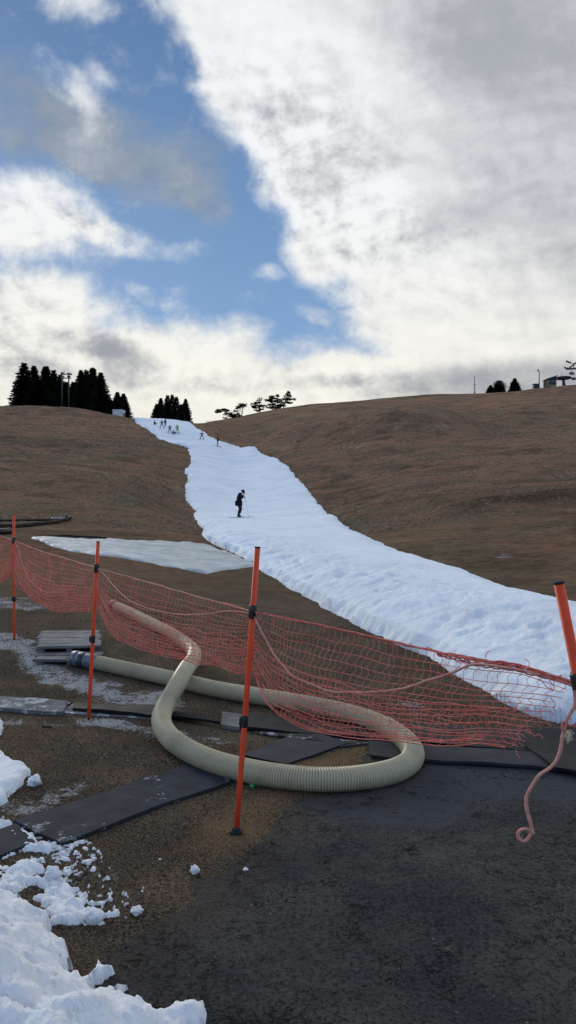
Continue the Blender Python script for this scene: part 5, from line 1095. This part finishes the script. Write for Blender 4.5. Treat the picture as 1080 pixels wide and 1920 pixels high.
    # helmet: a shell over crown and back of the head
    bm = bmesh.new(); bmesh.ops.create_uvsphere(bm, u_segments=16, v_segments=12, radius=1)
    ctr_ = V['head'].lerp(V['crown'], .42)-fwd*.01*s_
    for v in bm.verts:
        if v.co.z < -.25: v.co.z = -.25+(v.co.z+.25)*.15
        c_ = v.co.copy(); v.co = Vector((c_.x*.108, c_.y*.128, c_.z*.118))*s_
    qq = Vector((0, 1, 0)).rotation_difference(fwd); bmesh.ops.transform(bm, matrix=qq.to_matrix().to_4x4(), verts=bm.verts); bmesh.ops.translate(bm, vec=ctr_, verts=bm.verts)
    me = bpy.data.meshes.new('helmet'); bm.to_mesh(me); bm.free(); link('helmet', me, cloth(helmet), root)
    return root, s_
def slope_ang(x, y, rz, L_=0.8):
    dx, dy = -math.sin(rz)*L_, math.cos(rz)*L_; return math.atan2(H1(x+dx, y+dy)-H1(x-dx, y-dy), 2*L_)
M_ski = mat('ski_dark', (0.025, 0.025, 0.03), 0.35)
def ski(x, y, z, rz, L_, label, group, mt=M_ski):
    m_ = MB(); n_ = 15; vs_ = []; fs = []
    for i in range(n_):
        u = i/(n_-1); yy = (u-.45)*L_; up_ = (max(0, (u-.86)/.14)**2)*.07+(max(0, (.06-u)/.06)**2)*.02; w_ = (.045-.012*math.sin(math.pi*u))*min(1, (1-u)/.06+.15, u/.03+.4)
        vs_ += [(-w_, yy, up_), (w_, yy, up_), (w_, yy, up_+.014), (-w_, yy, up_+.014)]
    for i in range(n_-1):
        a_ = i*4; b_ = a_+4; fs += [(a_, a_+1, b_+1, b_), (a_+1, a_+2, b_+2, b_+1), (a_+2, a_+3, b_+3, b_+2), (a_+3, a_, b_, b_+3)]
    fs += [(0, 3, 2, 1), (n_*4-4, n_*4-3, n_*4-2, n_*4-1)]; m_.add(vs_, fs); root = empty('ski', (x, y, z), label, 'ski', group, rz); root.rotation_euler = (slope_ang(x, y, rz), 0, rz); m_.build('ski_board', mt, root)
    m_ = MB(); m_.box((0, .10, .028), (.05, .07, .03), None, .004); m_.box((0, -.14, .03), (.05, .06, .035), None, .004); m_.build('binding', M_black, root, False)
def ski_pole(a_, b_, label, group, col=M_steel):
    a_ = Vector(a_); b_ = Vector(b_); root = empty('ski_pole', b_, label, 'ski pole', group); d_ = a_-b_; m_ = MB(); m_.tube([Vector((0, 0, 0)), d_], [.005, .007], 8); m_.build('shaft', col, root)
    m_ = MB(); m_.tube([d_*.90, d_*.92, d_*1.0], [.016, .018, .015], 8); m_.build('grip', M_black, root); m_ = MB(); u = d_.normalized(); m_.tube([u*.07, u*.075], [.045, .045], 10); m_.build('basket', M_black, root)
def snow_z(x, y):
    """top of the snow as built"""
    dg = bpy.context.evaluated_depsgraph_get(); o = bpy.data.objects['snow_run']; ok, loc_, nr_, _ = o.ray_cast(Vector((x, y, 60)), Vector((0, 0, -1)), depsgraph=dg); return loc_.z if ok else H1(x, y)
bpy.context.view_layer.update()
def place(px, py):
    """where the sight line meets the snow surface"""
    dg = bpy.context.evaluated_depsgraph_get(); o = bpy.data.objects['snow_run']; d_ = Vector(((px-540)/F, 1, (960-py)/F)).normalized(); ok, l_, _, _ = o.ray_cast(Vector((0, 0, CAMZ)), d_, depsgraph=dg)
    if not ok: x, y = on_ground(px, py, .25); return Vector((x, y, snow_z(x, y)))
    return l_
# the lone figure in black: head bowed, hands before the face, seen in profile facing right
p = place(447, 970); RZ = -math.pi/2
pose = dict(pelvis=(0, .02, .90), waist=(0, .0, 1.05), chest=(0, .05, 1.28), neck=(0, .15, 1.44), head=(0, .25, 1.50), crown=(0, .32, 1.62), face=(0, .75, -.65),
            ls=(-.16, .07, 1.38), le=(-.19, .20, 1.14), lh=(-.06, .30, 1.36), rs=(.16, .07, 1.38), re=(.19, .18, 1.14), rh=(.06, .31, 1.36), lk=(-.10, .12, .50), la=(-.11, -.04, .11), lt=(-.11, .14, .06), rk=(.10, .16, .50), ra=(.11, -.02, .11), rt=(.11, .16, .06))
person(p, 1.80, RZ, pose, (0.012, 0.011, 0.013), (0.012, 0.012, 0.018), (0.010, 0.010, 0.012), 'black-clad skier standing alone mid slope, head bowed, hands before the face', bulk=1.42)
M_wh = mat('snowy_ski', (0.45, 0.48, 0.52), 0.6)
ski(p.x+.10, p.y-.11, p.z+.0, RZ-.05, 1.6, 'ski nearer the viewer under the lone black-clad skier', 'skis of the lone skier in black', M_wh); ski(p.x+.05, p.y+.11, p.z+.01, RZ+.04, 1.6, 'ski on the far side under the lone black-clad skier', 'skis of the lone skier in black', M_wh)
ski_pole((p.x+.40, p.y-.10, p.z+1.34), (p.x+.22, p.y-.22, p.z+.0), 'pale ski pole hanging upright before the lone black-clad skier', 'ski poles of the lone skier', M_wh); ski_pole((p.x+.38, p.y+.10, p.z+1.32), (p.x+.62, p.y+.25, p.z+.02), 'ski pole slanting away on the far side of the lone skier', 'ski poles of the lone skier', M_wh)
g = 'skiers far up the snow run'
wide = dict(lk=(-.24, .06, .46), la=(-.36, 0, .09), lt=(-.40, .14, .05), rk=(.24, .06, .46), ra=(.36, 0, .09), rt=(.40, .14, .05), le=(-.34, 0, 1.16), lh=(-.42, .14, 1.0), re=(.34, 0, 1.16), rh=(.42, .14, 1.0), pelvis=(0, -.03, .84), waist=(0, 0, .98), chest=(0, .05, 1.19), neck=(0, .08, 1.37), head=(0, .12, 1.48), crown=(0, .13, 1.62), ls=(-.17, .05, 1.31), rs=(.17, .05, 1.31))
def sit(s_=1): return dict(pelvis=(0, 0, .14), waist=(0, -.02, .28), chest=(0, .04, .50), neck=(0, .08, .68), head=(0, .12, .79), crown=(0, .13, .93), ls=(-.17, .04, .62), le=(-.28, .06, .38), lh=(-.30, .22, .22), rs=(.17, .04, .62), re=(.28, .06, .38), rh=(.30, .22, .22), lk=(-.18, .38, .40), la=(-.20, .62, .12), lt=(-.2, .78, .12), rk=(.18, .38, .40), ra=(.20, .62, .12), rt=(.2, .78, .12))
def far(px, py, h, rz, pose, jk, tr, hm, label, skis=True, name_=''):
    p = place(px, py); person(p, h, rz, pose, jk, tr, hm, label, g)
    if skis:
        for s_ in (-1, 1):
            off = Vector((math.cos(rz), math.sin(rz)))*s_*(.36 if pose is wide else .11)*h/1.75; x, y = p.x+off.x, p.y+off.y; ski(x, y, snow_z(x, y)+.02, rz+s_*(-.22 if pose is wide else 0), h*.8, f'{"left" if s_ < 0 else "right"} foot ski of the {name_}', 'skis of the far skiers')
fa = math.pi
far(289.5, 796, 1.35, fa+1.0, sit(), (0.03, 0.035, 0.06), (0.03, 0.03, 0.04), (0.05, 0.05, 0.06), 'small dark figure sitting on the snow at the far left of the skiers', False)
far(303.5, 802.5, 1.45, fa+.3, wide, (0.025, 0.035, 0.085), (0.02, 0.025, 0.05), (0.03, 0.035, 0.06), 'child in dark blue skiing in front of another, left of the sledge', True, 'dark blue child left of the sledge')
far(310, 800, 1.40, fa-.3, dict(), (0.030, 0.045, 0.11), (0.03, 0.035, 0.07), (0.10, 0.10, 0.12), 'child in blue close behind the dark blue skiing child', False)
far(318.5, 812, 1.45, fa+.3, wide, (0.025, 0.045, 0.16), (0.02, 0.025, 0.06), (0.04, 0.05, 0.12), 'child in bright blue leaning forward beside the seated dark figure', True, 'bright blue leaning child')
far(325, 814, 1.3, fa+1.2, sit(), (0.015, 0.03, 0.025), (0.015, 0.02, 0.02), (0.02, 0.02, 0.02), 'dark green figure sitting on the snow between blue and green skiers', False)
far(332.5, 812.5, 1.55, fa-.25, wide, (0.10, 0.50, 0.05), (0.09, 0.32, 0.04), (0.03, 0.25, 0.04), 'skier in bright green with legs apart', True, 'bright green skier')
far(378.5, 824, 1.40, fa+.1, wide, (0.17, 0.07, 0.07), (0.02, 0.02, 0.035), (0.05, 0.04, 0.05), 'child with reddish jacket and dark trousers skiing alone with legs spread', True, 'reddish-jacket child')
far(408.5, 837, 1.78, math.pi/2+.1, dict(), (0.015, 0.022, 0.035), (0.010, 0.012, 0.03), (0.02, 0.03, 0.03), 'tall skier in dark navy at the right edge of the upper snow run', True, 'tall dark navy skier')
